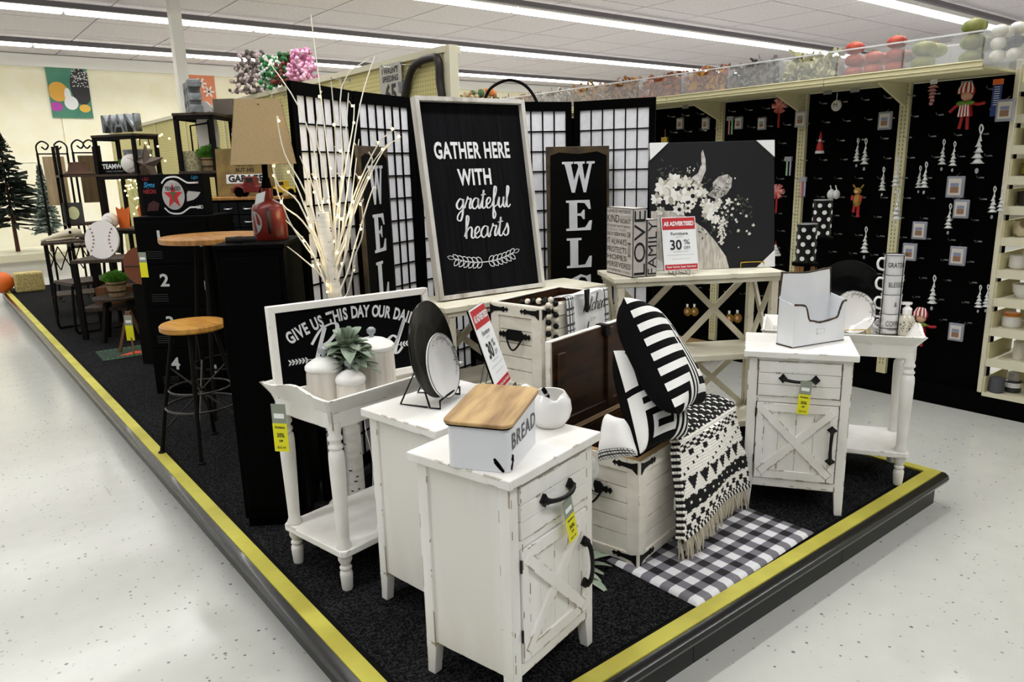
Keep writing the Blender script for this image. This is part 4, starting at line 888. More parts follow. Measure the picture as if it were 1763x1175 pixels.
st = T('tiered_stand', 'two-step black display stand with wooden feet behind the mail holder', 'display stand', (p1.x, p1.y, PL+.622), -40)
dz = p1.z-(PL+.622); q = Vector((p2.x-p1.x, p2.y-p1.y, 0)); q = Matrix.Rotation(R(40), 3, 'Z') @ q
B().lathe([(0, dz-.012), (.055, dz-.012), (.055, dz), (0, dz)], 28).obj('lower_disc', DARK, st); B().lathe([(0, p2.z-PL-.622-.012), (.055, p2.z-PL-.622-.012), (.055, p2.z-PL-.622), (0, p2.z-PL-.622)], 28, (q.x, q.y, 0)).obj('upper_disc', DARK, st)
for x, y in ((-.035, 0), (.035, 0), (0, .035)): B().cyl((x, y, 0), (x, y, dz-.012), .006, .009).obj('leg', OAK, st)
B().cyl((q.x, q.y, 0), (q.x, q.y, p2.z-PL-.622-.012), .008).obj('post', DARK, st)
polka('nearer black polka dot canister on the lower step of the stand', p1); polka('farther black polka dot canister on the upper step of the stand', p2)
# ------------------------------------------------------------------ textiles
FB, FWH = mat('cotton_black', '0a0a0b', .9, spec=.1, bump=.2, scale=300), mat('cotton_white', 'e9e8e4', .9, bump=.2, scale=300)
MZ = ['WBWBWBWBWBWBWBWB', 'WBWBWBWBWBWBWBWW', 'WBWBWBWBWBWBWBBB', 'WBWBWBWBWBWBWWWW', 'WBWBWBWBWBWBBBBB', 'WBWBWBWBWBWWWWWW', 'WBWBWBWWWBBBBBBB', 'WBWBWBBBWWWWWWWB', 'WBWBWWWBBBBBBBWB', 'WBWBBBWWWWWWWBWB', 'WBWWWBBBBBBBWBWB', 'WBBBWWWWWWWBWBWB', 'WWWBBBBBBBWBWBWB', 'BBWWWWWWWBWBWWWB', 'WBBBBBBBWBWBBBBB', 'WWWWWWWBWWWWWWWW']
def maze(u, v): return 0 if MZ[min(15, int(v*16))][min(15, int(u*16))] == 'B' else 1
def pillow(label, A, Bq, Cq, Dq, puff, patf, mats, cat='pillow', nrm=1, pb=1, grp='black and white throw pillows'):
    """corners A (u0 v0), B (u0 v1), C (u1 v0), D (u1 v1)"""
    c = T('throw_pillow', label, cat, A, 0, grp); A0 = Vector(A); A, Bq, Cq, Dq = [Vector(p)-A0 for p in (A, Bq, Cq, Dq)]
    N_ = (Cq-A).cross(Bq-A).normalized()*nrm
    def fn(sd):
        def g_(u, v):
            pinch = .06*(4*u*(1-u))*0
            uu, vv = u + .05*math.sin(math.pi*v)*(0.5-u)*1.0, v + .05*math.sin(math.pi*u)*(.5-v)
            p = A.lerp(Cq, uu).lerp(Bq.lerp(Dq, uu), vv)
            return tuple(p + N_*sd*puff*max(0, (1-(2*u-1)**4)*(1-(2*v-1)**4))**.55)
        return g_
    B().grid(fn(1), 96, 96, patf).obj('front_cover', mats, c, 60)
    B().grid(fn(-pb), 24, 24).obj('back_cover', mats[0], c, 60)
    return c
P1 = dict(A=at_d(1074, 512, 2.50), B=at_d(1168, 716, 2.30), C=at_d(1100, 525, 2.84), D=at_d(1212, 694, 2.62))
pillow('large maze-patterned pillow, upper one leaning out of the trunk', P1['A'], P1['B'], P1['C'], P1['D'], .075, lambda u, v: maze(v, u), [FB, FWH], nrm=-1, pb=1.25)
P2_ = dict(A=at_d(1056, 604, 2.66), B=at_d(1102, 782, 2.36), C=at_d(1136, 612, 2.92), D=at_d(1182, 752, 2.62))
pillow('maze-patterned pillow lower down in the front trunk', P2_['A'], P2_['B'], P2_['C'], P2_['D'], .075, lambda u, v: maze(v, 1-u), [FB, FWH], nrm=-1)
PLD = mat('plaid_grey', '2a2a2c', .9)
def plaidf(u, v):
    if v > .85 or u < .1: return 1 if (int(u*60) % 9 in (0, 4)) or (int(v*60) % 6 in (0, 3)) else 0
    return 0
pillow('white pillow with a plaid trim in the left corner of the front trunk', at_d(1046, 712, 2.42), at_d(1030, 795, 2.36), at_d(1075, 722, 2.34), at_d(1098, 785, 2.29), .035, plaidf, [FWH, PLD], nrm=-1)
# woven throw over the trunk front
TH = mat('throw_white', 'fbf7ef', .95, bump=.4, scale=120); TB = mat('throw_black', '0d0d0e', .95, bump=.4, scale=120)
thr = T('woven_throw', 'chunky black and white woven throw hanging over the trunk front', 'blanket', tk1.location, 12)
x0, x1 = .19, .665; TOPZ = .435
def tri(u, n, k=0): return abs(((u*n+k) % 1)-.5)*2
def throwcol(u, v):
    vv = v+.004*math.sin(u*70); q = math.floor(v*44); uq = math.floor(u*46+(q % 2)*.5)
    if vv < .05: return 0 if (uq*7+q*3) % 5 < 3 else 1
    if vv < .24: return 0 if (uq*13+q*7) % 11 < 9 else 1
    if vv < .275: return 1
    if vv < .345: return 0 if (int(u*11*2+q % 2) % 2 == 0) and vv > .29 else 1
    if vv < .40: return 0 if (int(u*11+.5)*2 + q) % 4 < 2 and tri(u, 11) > .35 else 1
    if vv < .55: return 1 if (uq+q*3) % 17 else 0
    if vv < .66: t = (vv-.55)/.11; return 0 if tri(u, 7) > t*.9+.1 else 1
    if vv < .685: return 1
    if vv < .80: return 0 if (uq*5+q) % 13 else 1
    if vv < .83: return 1
    if vv < .93: return 0 if tri(u, 9, .5*(int((vv-.83)/.05) % 2)) > .55 else 1
    return 0 if (uq+q) % 2 else 1
def throwf(lay):
    def fn(u, v):
        x = x0+(x1-x0)*u - .075*v*(1-u) + .03*v*u ; s = v*.56
        w_ = .010*math.sin(u*7+v*3)
        if s < .10: t = s/.10; y, z = .10-.10*t-.03*t*t, TOPZ+.015+.02*math.sin(math.pi*t*.8)-.012*t
        elif s < .16: t = (s-.1)/.06; a = t*math.pi/2; y, z = -.03-.03*math.sin(a), TOPZ+.015-.03*(1-math.cos(a))-.002
        else: t = (s-.16)/.40; y, z = -.06-.055*t-.015*math.sin(t*3)+w_, TOPZ-.017-.335*t + .02*math.sin(u*3.1)*t
        rib = .0035*abs(math.sin(v*math.pi*44)) + .0025*abs(math.sin(math.pi*(u*46+(math.floor(v*44) % 2)*.5)))
        return (x, y-rib*(1 if s > .1 else .3)-lay*.014+.014, z+rib*(1 if s < .12 else 0)+.004*lay)
    return fn
B().grid(throwf(1), 184, 176, throwcol).obj('top_layer', [TB, TH], thr, 70)
B().grid(throwf(-.5), 46, 44, lambda u, v: int(v*44) % 2).obj('under_layer', [TB, TH], thr, 70)
eb = B()
for lay in (1, .2, -.5):
    for k in range(40):
        u, v = 0, .02+.96*k/40; p = Vector(throwf(lay)(u, v)); eb.cur = k % 2; eb.sph((p.x-.003, p.y, p.z), .0075, (1, 1, .9), 8, 6)
stuff(eb.obj('edge_loops', [TB, TH], thr, 70))
fb = B(); rr = random.Random(11)
for k in range(120):
    u = (k+.5)/120; p = Vector(throwf(rr.choice([1, -.5]))(u, 1)); L = rr.uniform(.05, .085); dx = rr.uniform(-.012, .012); dy = rr.uniform(-.02, .006)
    z3 = max(.006, p.z-L)
    fb.tube([(p.x, p.y, p.z), (p.x+dx*.5, p.y+dy*.4-.004, p.z-(p.z-z3)*.5), (p.x+dx, p.y+dy, z3)], [.0028, .0035, .002], 5)
stuff(fb.obj('fringe', mat('fringe_jute', 'cdc3ae', .95), thr, 70)); B().box((x0-.012, -.075, .17), (x0-.006, -.045, .22)).obj('care_tag', PAP, thr)
# gingham rug: white, grey and black squares, rounded cushion edge
G1, G2, G3 = mat('rug_white', 'e4e4e6', .7), mat('rug_grey', '77747c', .7), mat('rug_black', '121014', .7)
rg = T('rug', 'black grey and white buffalo check mat on the carpet by the trunk', 'mat', (1.778, 1.318, PL), 1.5); rw, rd, nx, ny = .735, .40, 18, 10
def rugf(u, v):
    e = min(min(u, 1-u)*rw, min(v, 1-v)*rd); return (u*rw, v*rd, .001+.011*min(1, e/.014)**.5 + .0015*math.sin(u*9))
B().grid(rugf, 192, 96, lambda u, v: (int(u*nx) % 2)+(int(v*ny) % 2)).obj('mat_top', [G1, G2, G3], rg, 60); B().box((.002, .002, 0), (rw-.002, rd-.002, .002)).obj('mat_base', G3, rg)
# beads
bd = T('bead_garland', 'black and white wooden bead garland draped over the rear trunk corner', 'bead garland', tk2.location, 11)
WB = mat('bead_cream', 'e0d8c4', .5); path = []
for i in range(6): path.append((.035-.0*i, .10-.024*i, .40+.004*math.sin(i)))
path = [(.03, .12, .398), (.03, .09, .404), (.03, .06, .408), (.028, .03, .411), (.028, .005, .41), (.03, -.018, .398)]
for i in range(12): path.append((.03-.0006*i, -.019, .374-.0235*i))
p2_ = [(.065, .09, .398), (.068, .06, .404), (.07, .03, .41), (.076, .005, .412), (.078, -.018, .398)]
for i in range(12): p2_.append((.078, -.019, .374-.0235*i))
for P in (path, p2_):
    B().tube(P, .0012, 5).obj('string', INK, bd)
    for i, q in enumerate(P): B().sph(q, .0125, (1, 1, 1), 12, 8).obj('bead', WB if i % 2 else BLK, bd, 80)
# kitchen towel and clip
tw = T('kitchen_towel', 'white plaid-edged tea towel reading kitchen, hung on the rear trunk', 'towel', tk2.location, 11)
def towf(u, v):
    x = .150+.315*u; s = v*.33
    if s < .09: y, z = .07-s, .40+.012*math.sin(s/.09*1.6)
    else: t = (s-.09)/.24; y, z = -.018-.012*math.sin(t*1.5)-.004*math.sin(u*16), .408-.24*t
    return (x, y-.003*math.sin(u*22)*(1 if s > .1 else 0), z+.003*math.sin(u*9))
def towc(u, v): return 1 if (u < .16 or u > .86) and ((int(u*100) in (3, 4, 8, 9, 12, 13, 87, 88, 91, 95, 96)) or int(v*60) % 12 in (0, 1, 5)) else 0
B().grid(towf, 100, 60, towc).obj('cloth', [mat('towel_white', 'f0f0ee', .9), mat('towel_check', '4c4f55', .9)], tw, 70)
b_ = B(); cursive(b_, 'kitchen', .322, .335, .030, .0065, -.041, .25, .9, 1.2); cursive(b_, 'happy', .325, .225, .030, .0065, -.046, .25, .95, 1.1); stuff(b_.obj('script_lettering', INK, tw, 0))
txt('- IS MY -', .022, INKG, tw, (.315, -.042, .297), sx=.8)
B().prism([(-.016, .05), (.016, .05), (.013, .03), (.009, .01), (.014, -.03), (.004, -.05), (-.01, -.045), (-.012, .0)], -.006, .004).obj('towel_clip', BLK, None, bev=.002); tag(bpy.data.objects['towel_clip'], 'black iron clip holding the kitchen towel on the rear trunk rim', 'clip', loc=wl(tk2, (.255, -.05, .385)), rot=11)
# ------------------------------------------------------------------ lit birch tree
BRK = mat('birch_bark', 'f0eee8', .7, col2='e2dfd6', scale=12, stretch=(1,1,6)); BMK = mat('bark_mark', '2c2823', .8); TWG = mat('twig_white', 'efeadb', .7)
bx0, by0 = 1.300, 2.755
bt = T('birch_tree', 'white artificial birch tree with warm LED lights behind the bread sign', 'artificial tree', (bx0, by0, PL))
b_ = B(); tp = [(0, 0, 0), (.0, .0, .35), (-.012, .0, .7), (-.035, .0, 1.0), (-.05, .0, 1.25)]; b_.tube(smooth(tp, 4), [.040-.0009*i for i in range(17)], 14); b_.obj('trunk', BRK, bt, 60)
b_ = B(); rr = random.Random(8)
for k in range(90):
    t = rr.random(); P = Vector(tp[0]).lerp(Vector((-.05, 0, 1.25)), t); a = rr.uniform(0, 6.28); r = .0405-.0155*t; w_ = rr.uniform(.15, .6); z = P.z; xx = -.05*max(0, (t-.4)/.6)
    b_.add([(xx+r*1.03*math.cos(a+q*w_), r*1.03*math.sin(a+q*w_), z+dz_) for q, dz_ in ((-.5, 0), (0, -.002), (.5, 0), (.4, .004), (-.4, .005))], [(0, 1, 2, 3, 4)])
stuff(b_.obj('bark_marks', BMK, bt, 0)); B().cyl((0, 0, 0), (0, 0, .012), .12, n=24).obj('base_plate', TWG, bt)
# branches: (pixel path end points seen in the photograph, given real depth spread)
BR = [[(578,430),(572,330),(553,170),(535,25)],[(575,400),(590,300),(588,150),(640,98)],[(560,420),(545,280),(515,185),(455,95)],[(585,420),(598,330),(620,180),(645,97)],[(575,380),(578,250),(570,140)],[(560,430),(525,330),(490,265),(476,200)],[(558,440),(520,380),(485,350),(470,290),(462,225)],[(560,450),(530,370),(500,300),(450,245)],[(552,440),(515,350),(480,320),(470,283)],[(590,400),(612,330),(650,250),(680,222)],[(590,420),(625,330),(660,260),(690,236)],[(595,440),(610,360),(640,285),(635,262)],[(560,470),(530,430),(500,385),(484,345)],[(556,480),(520,445),(488,420)],[(560,490),(535,430),(507,395),(487,375)],[(598,470),(612,420),(640,330),(648,325)],[(600,500),(612,440),(625,400),(622,345)],[(565,420),(548,350),(530,290),(520,215)],[(580,370),(600,260),(608,215),(610,180)],[(572,400),(560,300),(545,240),(548,190)],[(590,430),(600,400),(607,330),(618,240)],[(565,440),(540,400),(515,310),(507,270)],[(582,420),(586,330),(594,250),(600,160)],[(560,455),(536,350),(528,300),(512,260)],[(592,450),(604,370),(630,300),(662,253)],[(570,430),(556,360),(545,310),(530,240)]]
rr = random.Random(21); leds = B(); D0 = proj_d = (Vector((bx0-.05, by0, 1.3))-CAM).dot(FW)
for k, P in enumerate(BR):
    dd = rr.uniform(-.30, .16) if k > 1 else rr.uniform(-.1, .08); W3 = []
    for i, (x, y) in enumerate(P):
        t = i/(len(P)-1); W3.append(at_d(x, y, D0+dd*t) - bt.location)
    pp = smooth([(rr.uniform(-.0, .01)-.045, .0, W3[0].z-.14)]+W3, 4); n = len(pp)
    B().tube(pp, [.0044*(1-.62*i/n) for i in range(n)], 6).obj('branch', TWG, bt, 70)
    for i in range(3, n, 3):
        if rr.random() < .45:
            p = pp[i]+Vector((rr.uniform(-.008, .008), rr.uniform(-.008, .008), .004)); B().tube([p, p+Vector((rr.uniform(-.02, .02), rr.uniform(-.02, .02), .022))], [.0014, .002], 6).obj('twig', TWG, bt, 70)
            B().sph(p+Vector((0, 0, .004)), .0052, (1, 1, 1), 8, 6).obj('led', LED, bt, 80)
    if k % 3 == 0:
        l = bpy.data.lights.new('led_light', 'POINT'); l.energy = .12; l.color = (1, .8, .45); l.shadow_soft_size = .02; lo_ = bpy.data.objects.new('led_light', l); COL.objects.link(lo_); lo_.location = bt.location + pp[n//2]
B().tube(smooth([(.03, -.02, .55), (.055, -.03, .45), (.05, -.03, .35), (.07, -.035, .2), (.06, -.03, .03)]), .002, 6).obj('power_cord', TWG, bt, 70)
# ------------------------------------------------------------------ black cabinet, lamp, stool, pub table
bc = T('tall_black_cabinet', 'tall plain black cabinet behind the left tray table', 'cabinet', (.858, 2.86, PL), -33)
B().box((0, 0, .04), (.25, .36, 1.13)).obj('body', DARK, bc, bev=.003); B().box((-.008, -.01, 1.13), (.258, .37, 1.147)).obj('top', DARK, bc, bev=.002); B().box((.01, .01, 0), (.24, .35, .04)).obj('plinth', DARK, bc); B().box((.02, -.006, .08), (.23, 0, 1.10)).obj('door', DARK, bc, bev=.003)
lp = wl(bc, (.168, .195, 1.148)); RC = mat('can_red', '7c1e0e', .35, col2='4c1006', scale=4, lo=.3, hi=.7)
la = T('table_lamp', 'red fuel-can table lamp with tapered burlap shade on the black cabinet', 'lamp', lp, -22)
B().lathe([(0, 0), (.064, 0), (.066, .006), (.065, .12), (.058, .137), (.03, .152), (.022, .158), (.022, .2), (0, .2)], 32).obj('can_base', RC, la, 40)
B().add([(.0668*math.cos(R(212)+.038*math.cos(a)/.066), .0668*math.sin(R(212)+.038*math.cos(a)/.066), .07+.044*math.sin(a)) for a in [i*math.pi/14 for i in range(28)]], [tuple(range(28))]).obj('round_label', mat('label_grey', '8d8c8a', .7), la)
B().tube(smooth([(.0, -.06, .03), (.0, -.076, .06), (.0, -.074, .09), (.0, -.058, .12)]), .008, 8).obj('handle', mat('can_dark', '2a120c', .5), la)
B().cyl((0, 0, .195), (0, 0, .33), .011).cyl((.0, 0, .2), (0, 0, .24), .02, .014).obj('stem', DARK, la)
b_ = B(); a, c_ = .119, .082; z0, z1 = .290, .530; h_ = .075; k_ = .066
b_.add([(-a, -a*.8, z0), (a, -a*.8, z0), (a, a*.8, z0), (-a, a*.8, z0), (-c_, -c_*.8, z1), (c_, -c_*.8, z1), (c_, c_*.8, z1), (-c_, c_*.8, z1)], [(0, 1, 5, 4), (1, 2, 6, 5), (2, 3, 7, 6), (3, 0, 4, 7)])
b_.obj('burlap_shade', BURL, la, 0); b2 = B()
for i in range(4):
    p, q = b_.v[i], b_.v[i+4]; b2.tube([p, q], .0012, 5)
stuff(b2.obj('shade_seams', mat('seam_tan', '8f7a55', .9), la)); B().bar((-.09, 0, z1-.02), (.09, 0, z1-.02), .004, .004).bar((0, -.07, z1-.02), (0, .07, z1-.02), .004, .004, (1, 0, 0)).obj('spider', DARK, la)
tg = B().prism([(-.0, 0), (.035, .012), (.045, .05), (.01, .04)], -.001, .001).obj('hang_tag', mat('tag_white', 'c9cac8', .8)); tag(tg, 'white paper tag hanging from the red lamp base', 'price tag', loc=tuple(Vector(lp)+Vector((-.075, -.06, .14))), rot=-30)
clg = B().cyl((0, 0, .013), (.11, .02, .013), .012).cyl((.035, .006, .013), (.06, .011, .013), .0135).obj('rolled_wrap', [mat('rope_black', '15130f', .9)]); tag(clg, 'small dark rolled bundle on the black cabinet beside the lamp', 'bundle', loc=wl(bc, (.03, .05, 1.148)), rot=-33)
pb = T('pub_table', 'round oak-topped pub table behind the black cabinet', 'table', (1.36, 4.50, PL))
B().lathe([(0, 1.03), (.30, 1.03), (.305, 1.04), (.305, 1.057), (.30, 1.062), (0, 1.062)], 48).obj('round_top', OAK, pb, 40)
for k in range(4):
    a = math.pi/4+k*math.pi/2; B().tube([(.24*math.cos(a), .24*math.sin(a), 0), (.12*math.cos(a), .12*math.sin(a), 1.02)], .012, 8).obj('leg', IRN, pb)
B().tube([(.2*math.cos(i*.3), .2*math.sin(i*.3), .3) for i in range(21)], .008, 6, True).obj('foot_ring', IRN, pb)
stl = T('bar_stool', 'iron bar stool with round golden wood seat at left', 'stool', (1.02, 3.90, PL), 20)
B().lathe([(0, .645), (.15, .645), (.158, .652), (.158, .672), (.15, .68), (0, .68)], 40).obj('seat', mat('seat_oak', 'c8923c', .4, col2='a87328', scale=8, stretch=(5,1,1)), stl, 40)
for k in range(4):
    a = math.pi/4+k*math.pi/2; B().tube([(.225*math.cos(a), .225*math.sin(a), .006), (.19*math.cos(a), .19*math.sin(a), .2), (.10*math.cos(a), .10*math.sin(a), .645)], .011, 8).lathe([(.02, 0), (.02, .008), (.01, .015)], 10, (.225*math.cos(a), .225*math.sin(a), 0)).obj('leg', IRN, stl)
for z, r in ((.25, .175), (.34, .15)): B().tube([(r*math.cos(i*math.pi/12), r*math.sin(i*math.pi/12), z) for i in range(24)], .006, 6, True).obj('foot_ring', mat('ring_steel', '4a4846', .35, .8), stl, 80)
for k in range(4): a = math.pi/4+k*math.pi/2; B().tube([(.2*math.cos(a), .2*math.sin(a), .12), (.13*math.cos(a+math.pi), .13*math.sin(a+math.pi), .45)], .005, 6).obj('brace', mat('ring_steel', '4a4846'), stl)
# ------------------------------------------------------------------ numbered locker and boxed neon sign
lk = T('numbered_locker', 'black metal locker cabinet with four doors numbered in white', 'locker', (1.078, 5.18, PL), -43)
B().box((0, 0, .0), (.5, .33, 1.16)).obj('body', mat('locker_black', '030303', .7, spec=.05), lk, bev=.004)
for k in range(4):
    z1 = 1.13-k*.275; d_ = B().box((.02, -.008, z1-.265), (.48, 0, z1)).obj('door', mat('locker_black', '0b0b0b'), lk, bev=.003)
    o = txt(str(k+1), .11, mat('number_white', 'c8cac8', .7), d_, (.16, -.0105, z1-.10), off=.003, sx=1.1)
    b_ = B()
    for j in range(4): b_.box((.06, -.011, z1-.19-j*.014), (.17, -.0085, z1-.185-j*.014))
    b_.obj('vent_slots', mat('vent_grey', '1d1d1f', .4), d_); B().box((.43, -.03, z1-.16), (.445, -.008, z1-.10)).obj('latch', STL, d_)
saletag(wl(lk, (.035, -.012, .94)), -43, 'yellow sale tag stuck on the numbered locker', s=1.0, words=None)
nb = T('boxed_neon_sign', 'black product box with round star emblem on top of the locker', 'boxed sign', (1.170, 5.27, PL+1.162), -46); nb.scale = (.76, 1, .93)
L, hh = .56, .275; B().box((0, 0, 0), (L, .09, hh)).obj('box', mat('box_black', '050506', .6, spec=.08), nb, bev=.002)
b_ = B()
for z in (.02, hh-.03):
    s_ = 1 if z > .1 else -1; b_ and ribbon(b_, smooth([(.19, z-s_*.03), (.24, z+s_*.005), (.33, z+s_*.01), (.40, z-s_*.02), (.43, z-s_*.03), (.52, z-s_*.03)]), .011, -.001, False)
stuff(b_.obj('stripe_print', SGW, nb, 0))
cx_, cz_ = .285, .135; B().lathe([(0, 0), (.1, 0)], 40, (cx_, -.002, cz_), (0, -1, 0)).obj('roundel_print', mat('roundel_white', 'e8e6e2', .5), nb, 0)
pts = []
for k in range(10): r = .088 if k % 2 == 0 else .036; a = math.pi/2+k*math.pi/5; pts.append((cx_+r*math.cos(a), cz_-.008+r*math.sin(a)))
B().prism(pts, -.0032, -.0028).obj('star_print', RED, nb, 0); B().prism([(cx_-.025, cz_+.02), (cx_-.025, cz_+.007), (cx_-.007, cz_+.007), (cx_-.007, cz_-.045), (cx_+.007, cz_-.045), (cx_+.007, cz_+.007), (cx_+.025, cz_+.007), (cx_+.025, cz_+.02)], -.0042, -.0038).obj('tee_print', mat('print_green', '2c6b3f', .6), nb, 0)
txt('TEXACO', .036, INK, nb, (cx_, -.005, cz_+.042), off=.001, sx=.95); txt('LED', .03, mat('print_red', '8f1c22', .6), nb, (.05, -.002, .245), sx=1.2); txt('Signs', .05, mat('print_blue', '2f8fc4', .6), nb, (.075, -.002, .205), off=.001, shear=.3)
txt('NEON', .04, mat('print_red', '8f1c22'), nb, (.075, -.002, .16), off=.001); txt('LED', .035, SGW, nb, (.51, -.002, .05)); txt('Light', .03, mat('print_blue', '2f8fc4'), nb, (.49, -.002, .25), shear=.3); txt('UP', .025, mat('print_red', '8f1c22'), nb, (.51, -.002, .215))
B().prism([(.40, .09), (.46, .10), (.50, .12), (.53, .15), (.48, .155), (.42, .16), (.405, .14)], -.002, -.001).obj('wing_print', mat('wing_grey', 'b5b3b0', .6), nb, 0); B().prism([(.03, .03), (.13, .03), (.15, .08), (.1, .1), (.05, .08)], -.002, -.001).obj('photo_print', mat('print_maroon', '3c1014', .6), nb, 0)
# ------------------------------------------------------------------ industrial shelves
def ishelf(label, K, rot, w, d, zt, levels):
    c = T('industrial_shelf', label, 'shelf unit', (K[0], K[1], PL), rot, 'iron and wood shelf units'); H = zt-PL
    for x in (0, w-.03):
        for y in (0, d-.03): B().box((x, y, 0), (x+.03, y+.03, H-.02)).obj('post', IRN, c)
    for z in levels: B().box((.0, 0, z-.05), (w, .012, z-.02)).box((0, 0, z-.05), (.012, d, z-.02)).box((w-.012, 0, z-.05), (w, d, z-.02)).obj('shelf_frame', IRN, c); B().box((-.005, -.005, z-.02), (w+.005, d+.005, z)).obj('wood_shelf', WAL, c, bev=.002)
    return c
sh2 = ishelf('tall iron shelf unit behind the boxed neon sign', (1.657, 6.17), -41, .30, .40, 2.02, [.45, .95, 1.44, 1.87])
sh1 = ishelf('iron shelf unit at far left topped by metal letters', (1.438, 8.15), -62, .54, .28, 1.95, [.5, .93, 1.44, 1.80])
def marquee(word, label, loc, rot, h, sx):
    c = T('metal_letters', label, 'decorative letters', loc, rot)
    o = txt(word, h*1.2, GALV, c, (0, 0, h/2), off=.003, ext=.035, sx=sx, align='LEFT'); return c
marquee('MAN', 'galvanized metal letters reading MAN on the far iron shelf', wl(sh1, (.03, .13, 1.80)), -62, .19, .92)
ed = T('metal_letters', 'grey metal letters standing end-on on the nearer iron shelf', 'decorative letters', wl(sh2, (.10, .16, 1.87)), -100)
[B().prism([(x0_, 0), (x0_+.11, 0), (x0_+.11, .055), (x0_+.045, .055), (x0_+.045, .09), (x0_+.095, .09), (x0_+.095, .14), (x0_+.045, .14), (x0_+.045, .185), (x0_+.11, .185), (x0_+.11, h0_), (x0_, h0_)], -.045, .045).obj('letter', GALV, ed, bev=.004) for x0_, h0_ in ((-.20, .24), (-.06, .235), (.08, .24))]
bxx = B().box((0, 0, 0), (.16, .1, .12)).obj('wood_block', mat('drift_grey', '6b6258', .8)); tag(bxx, 'grey wooden block at the right end of the nearer iron shelf top', 'block', loc=wl(sh2, (.2, .28, 1.87)), rot=-41)
# ------------------------------------------------------------------ apothecary drawers with garage sign and toy trucks
ac = T('drawer_chest', 'black many-drawer chest with oak top by the pegboard wall', 'chest', (1.60, 5.57, PL), -50)
B().box((0, .0, 0), (.62, .34, 1.23)).obj('body', mat('chest_black', '070707', .7, spec=.05), ac); B().box((-.02, -.02, 1.23), (.64, .36, 1.25)).obj('top', OAK, ac, bev=.003)
for i in range(4):
    for k in range(4):
        x, z = .015+i*.15, 1.215-k*.09; q = B().box((x, -.012, z-.082), (x+.14, 0, z)).obj('drawer', mat('drawer_grey', '17181a', .6, spec=.1), ac, bev=.002); B().tube(smooth([(x+.04, -.012, z-.04), (x+.05, -.025, z-.045), (x+.09, -.025, z-.045), (x+.1, -.012, z-.04)]), .005, 6).obj('pull', STL, q)
gsn = T('garage_sign', 'brown wooden wall sign with a white GARAGE band', 'sign', wl(ac, (.03, .20, 1.252)), -50); gsn.rotation_euler = (R(-6), 0, R(-40))
B().box((0, 0, 0), (.42, .015, .34)).obj('board', mat('garage_brown', '8a7440', .8, col2='6f5c30', scale=8), gsn); B().box((.07, -.002, .09), (.36, 0, .155)).obj('white_band', SGW, gsn, 0)
txt('GARAGE', .066, INK, gsn, (.215, -.003, .122), off=.003, sx=1.0)
for w1, z in (('A MANS', .31), ('HOME IS', .262), ('BUT HIS', .185), ('CASTLE', .225), ('SANCTUARY', .04)): txt(w1, .038, mat('ink_brown', '2e2413', .8), gsn, (.21, -.002, z), off=.001)
def truck(label, loc, rot, m, s=1.0):
    c = T('toy_truck', label, 'toy truck', loc, rot, 'metal toy trucks'); c.scale = (s, s, s)
    B().prism([(0, .03), (.0, .07), (.02, .085), (.075, .09), (.085, .13), (.095, .14), (.15, .14), (.16, .09), (.165, .075), (.27, .075), (.27, .03)], -.045, .045).obj('body', m, c, bev=.006)
    for x in (.045, .22):
        for y in (-.05, .05): B().lathe([(0, -.01), (.03, -.01), (.032, 0), (.03, .01), (0, .01)], 20, (x, y, .03), (0, 1, 0)).obj('wheel', DARK, c)
        B().tube([(x-.042, -.05, .03), (x-.03, -.05, .062), (x, -.05, .074), (x+.03, -.05, .062), (x+.042, -.05, .03)], .008, 8).obj('fender', m, c)
    B().box((.1, -.047, .1), (.145, -.0445, .13)).obj('window', INK, c); B().box((.25, -.047, .03), (.275, .047, .04)).obj('bumper', STL, c)
truck('red metal toy pickup in front of the garage sign', wl(ac, (.26, .06, 1.25)), -40, mat('truck_red', '6e1a16', .5), 1.0)
truck('yellow metal toy truck at the right end of the drawer chest', wl(ac, (.50, .14, 1.25)), -50, mat('truck_yellow', 'c4a21c', .5), .75)
# ------------------------------------------------------------------ things on the iron shelves
def pot_grass(label, loc, r, h, col='wood', grp='potted artificial grasses'):
    c = T('potted_grass', label, 'plant', loc, 0, grp); B().lathe([(0, 0), (r*.8, 0), (r, h), (r*.95, h), (0, h-.01)], 18).obj('pot', mat('bucket_wood', '8a7452', .8, col2='6d5a3c', scale=20, stretch=(4,4,.3)) if col == 'wood' else mat('box_stone', '5b5a48', .9), c)
    B().lathe([(r*.93, h*.3), (r*.95, h*.36)], 18).lathe([(r*1.0, h*.8), (r*1.01, h*.86)], 18).obj('band', IRN, c); rr = random.Random(int(r*999)+int(loc[0]*77)); b_ = B()
    for k in range(240):
        a, q = rr.uniform(0, 6.28), rr.random()**.5*r*1.25; x, y = q*math.cos(a)*.8, q*math.sin(a)*.8; z = h+rr.uniform(.02, .09)*(1.3-q/r*.5); l = rr.uniform(.006, .012)
        b_.add([(x*.8-l, y*.8, h-.01), (x*.8+l, y*.8, h-.01), (x*1.35+l, y*1.35, z), (x*1.35-l, y*1.35, z)], [(0, 1, 2, 3)])
    stuff(b_.obj('grass', GRN, c, 0)); return c
pot_grass('small potted grass on the nearer iron shelf', wl(sh2, (.22, .07, 1.44)), .07, .10)
pot_grass('potted grass behind the TEAMWORK sign on the far iron shelf', wl(sh1, (.30, .16, 1.44)), .10, .07, 'stone')
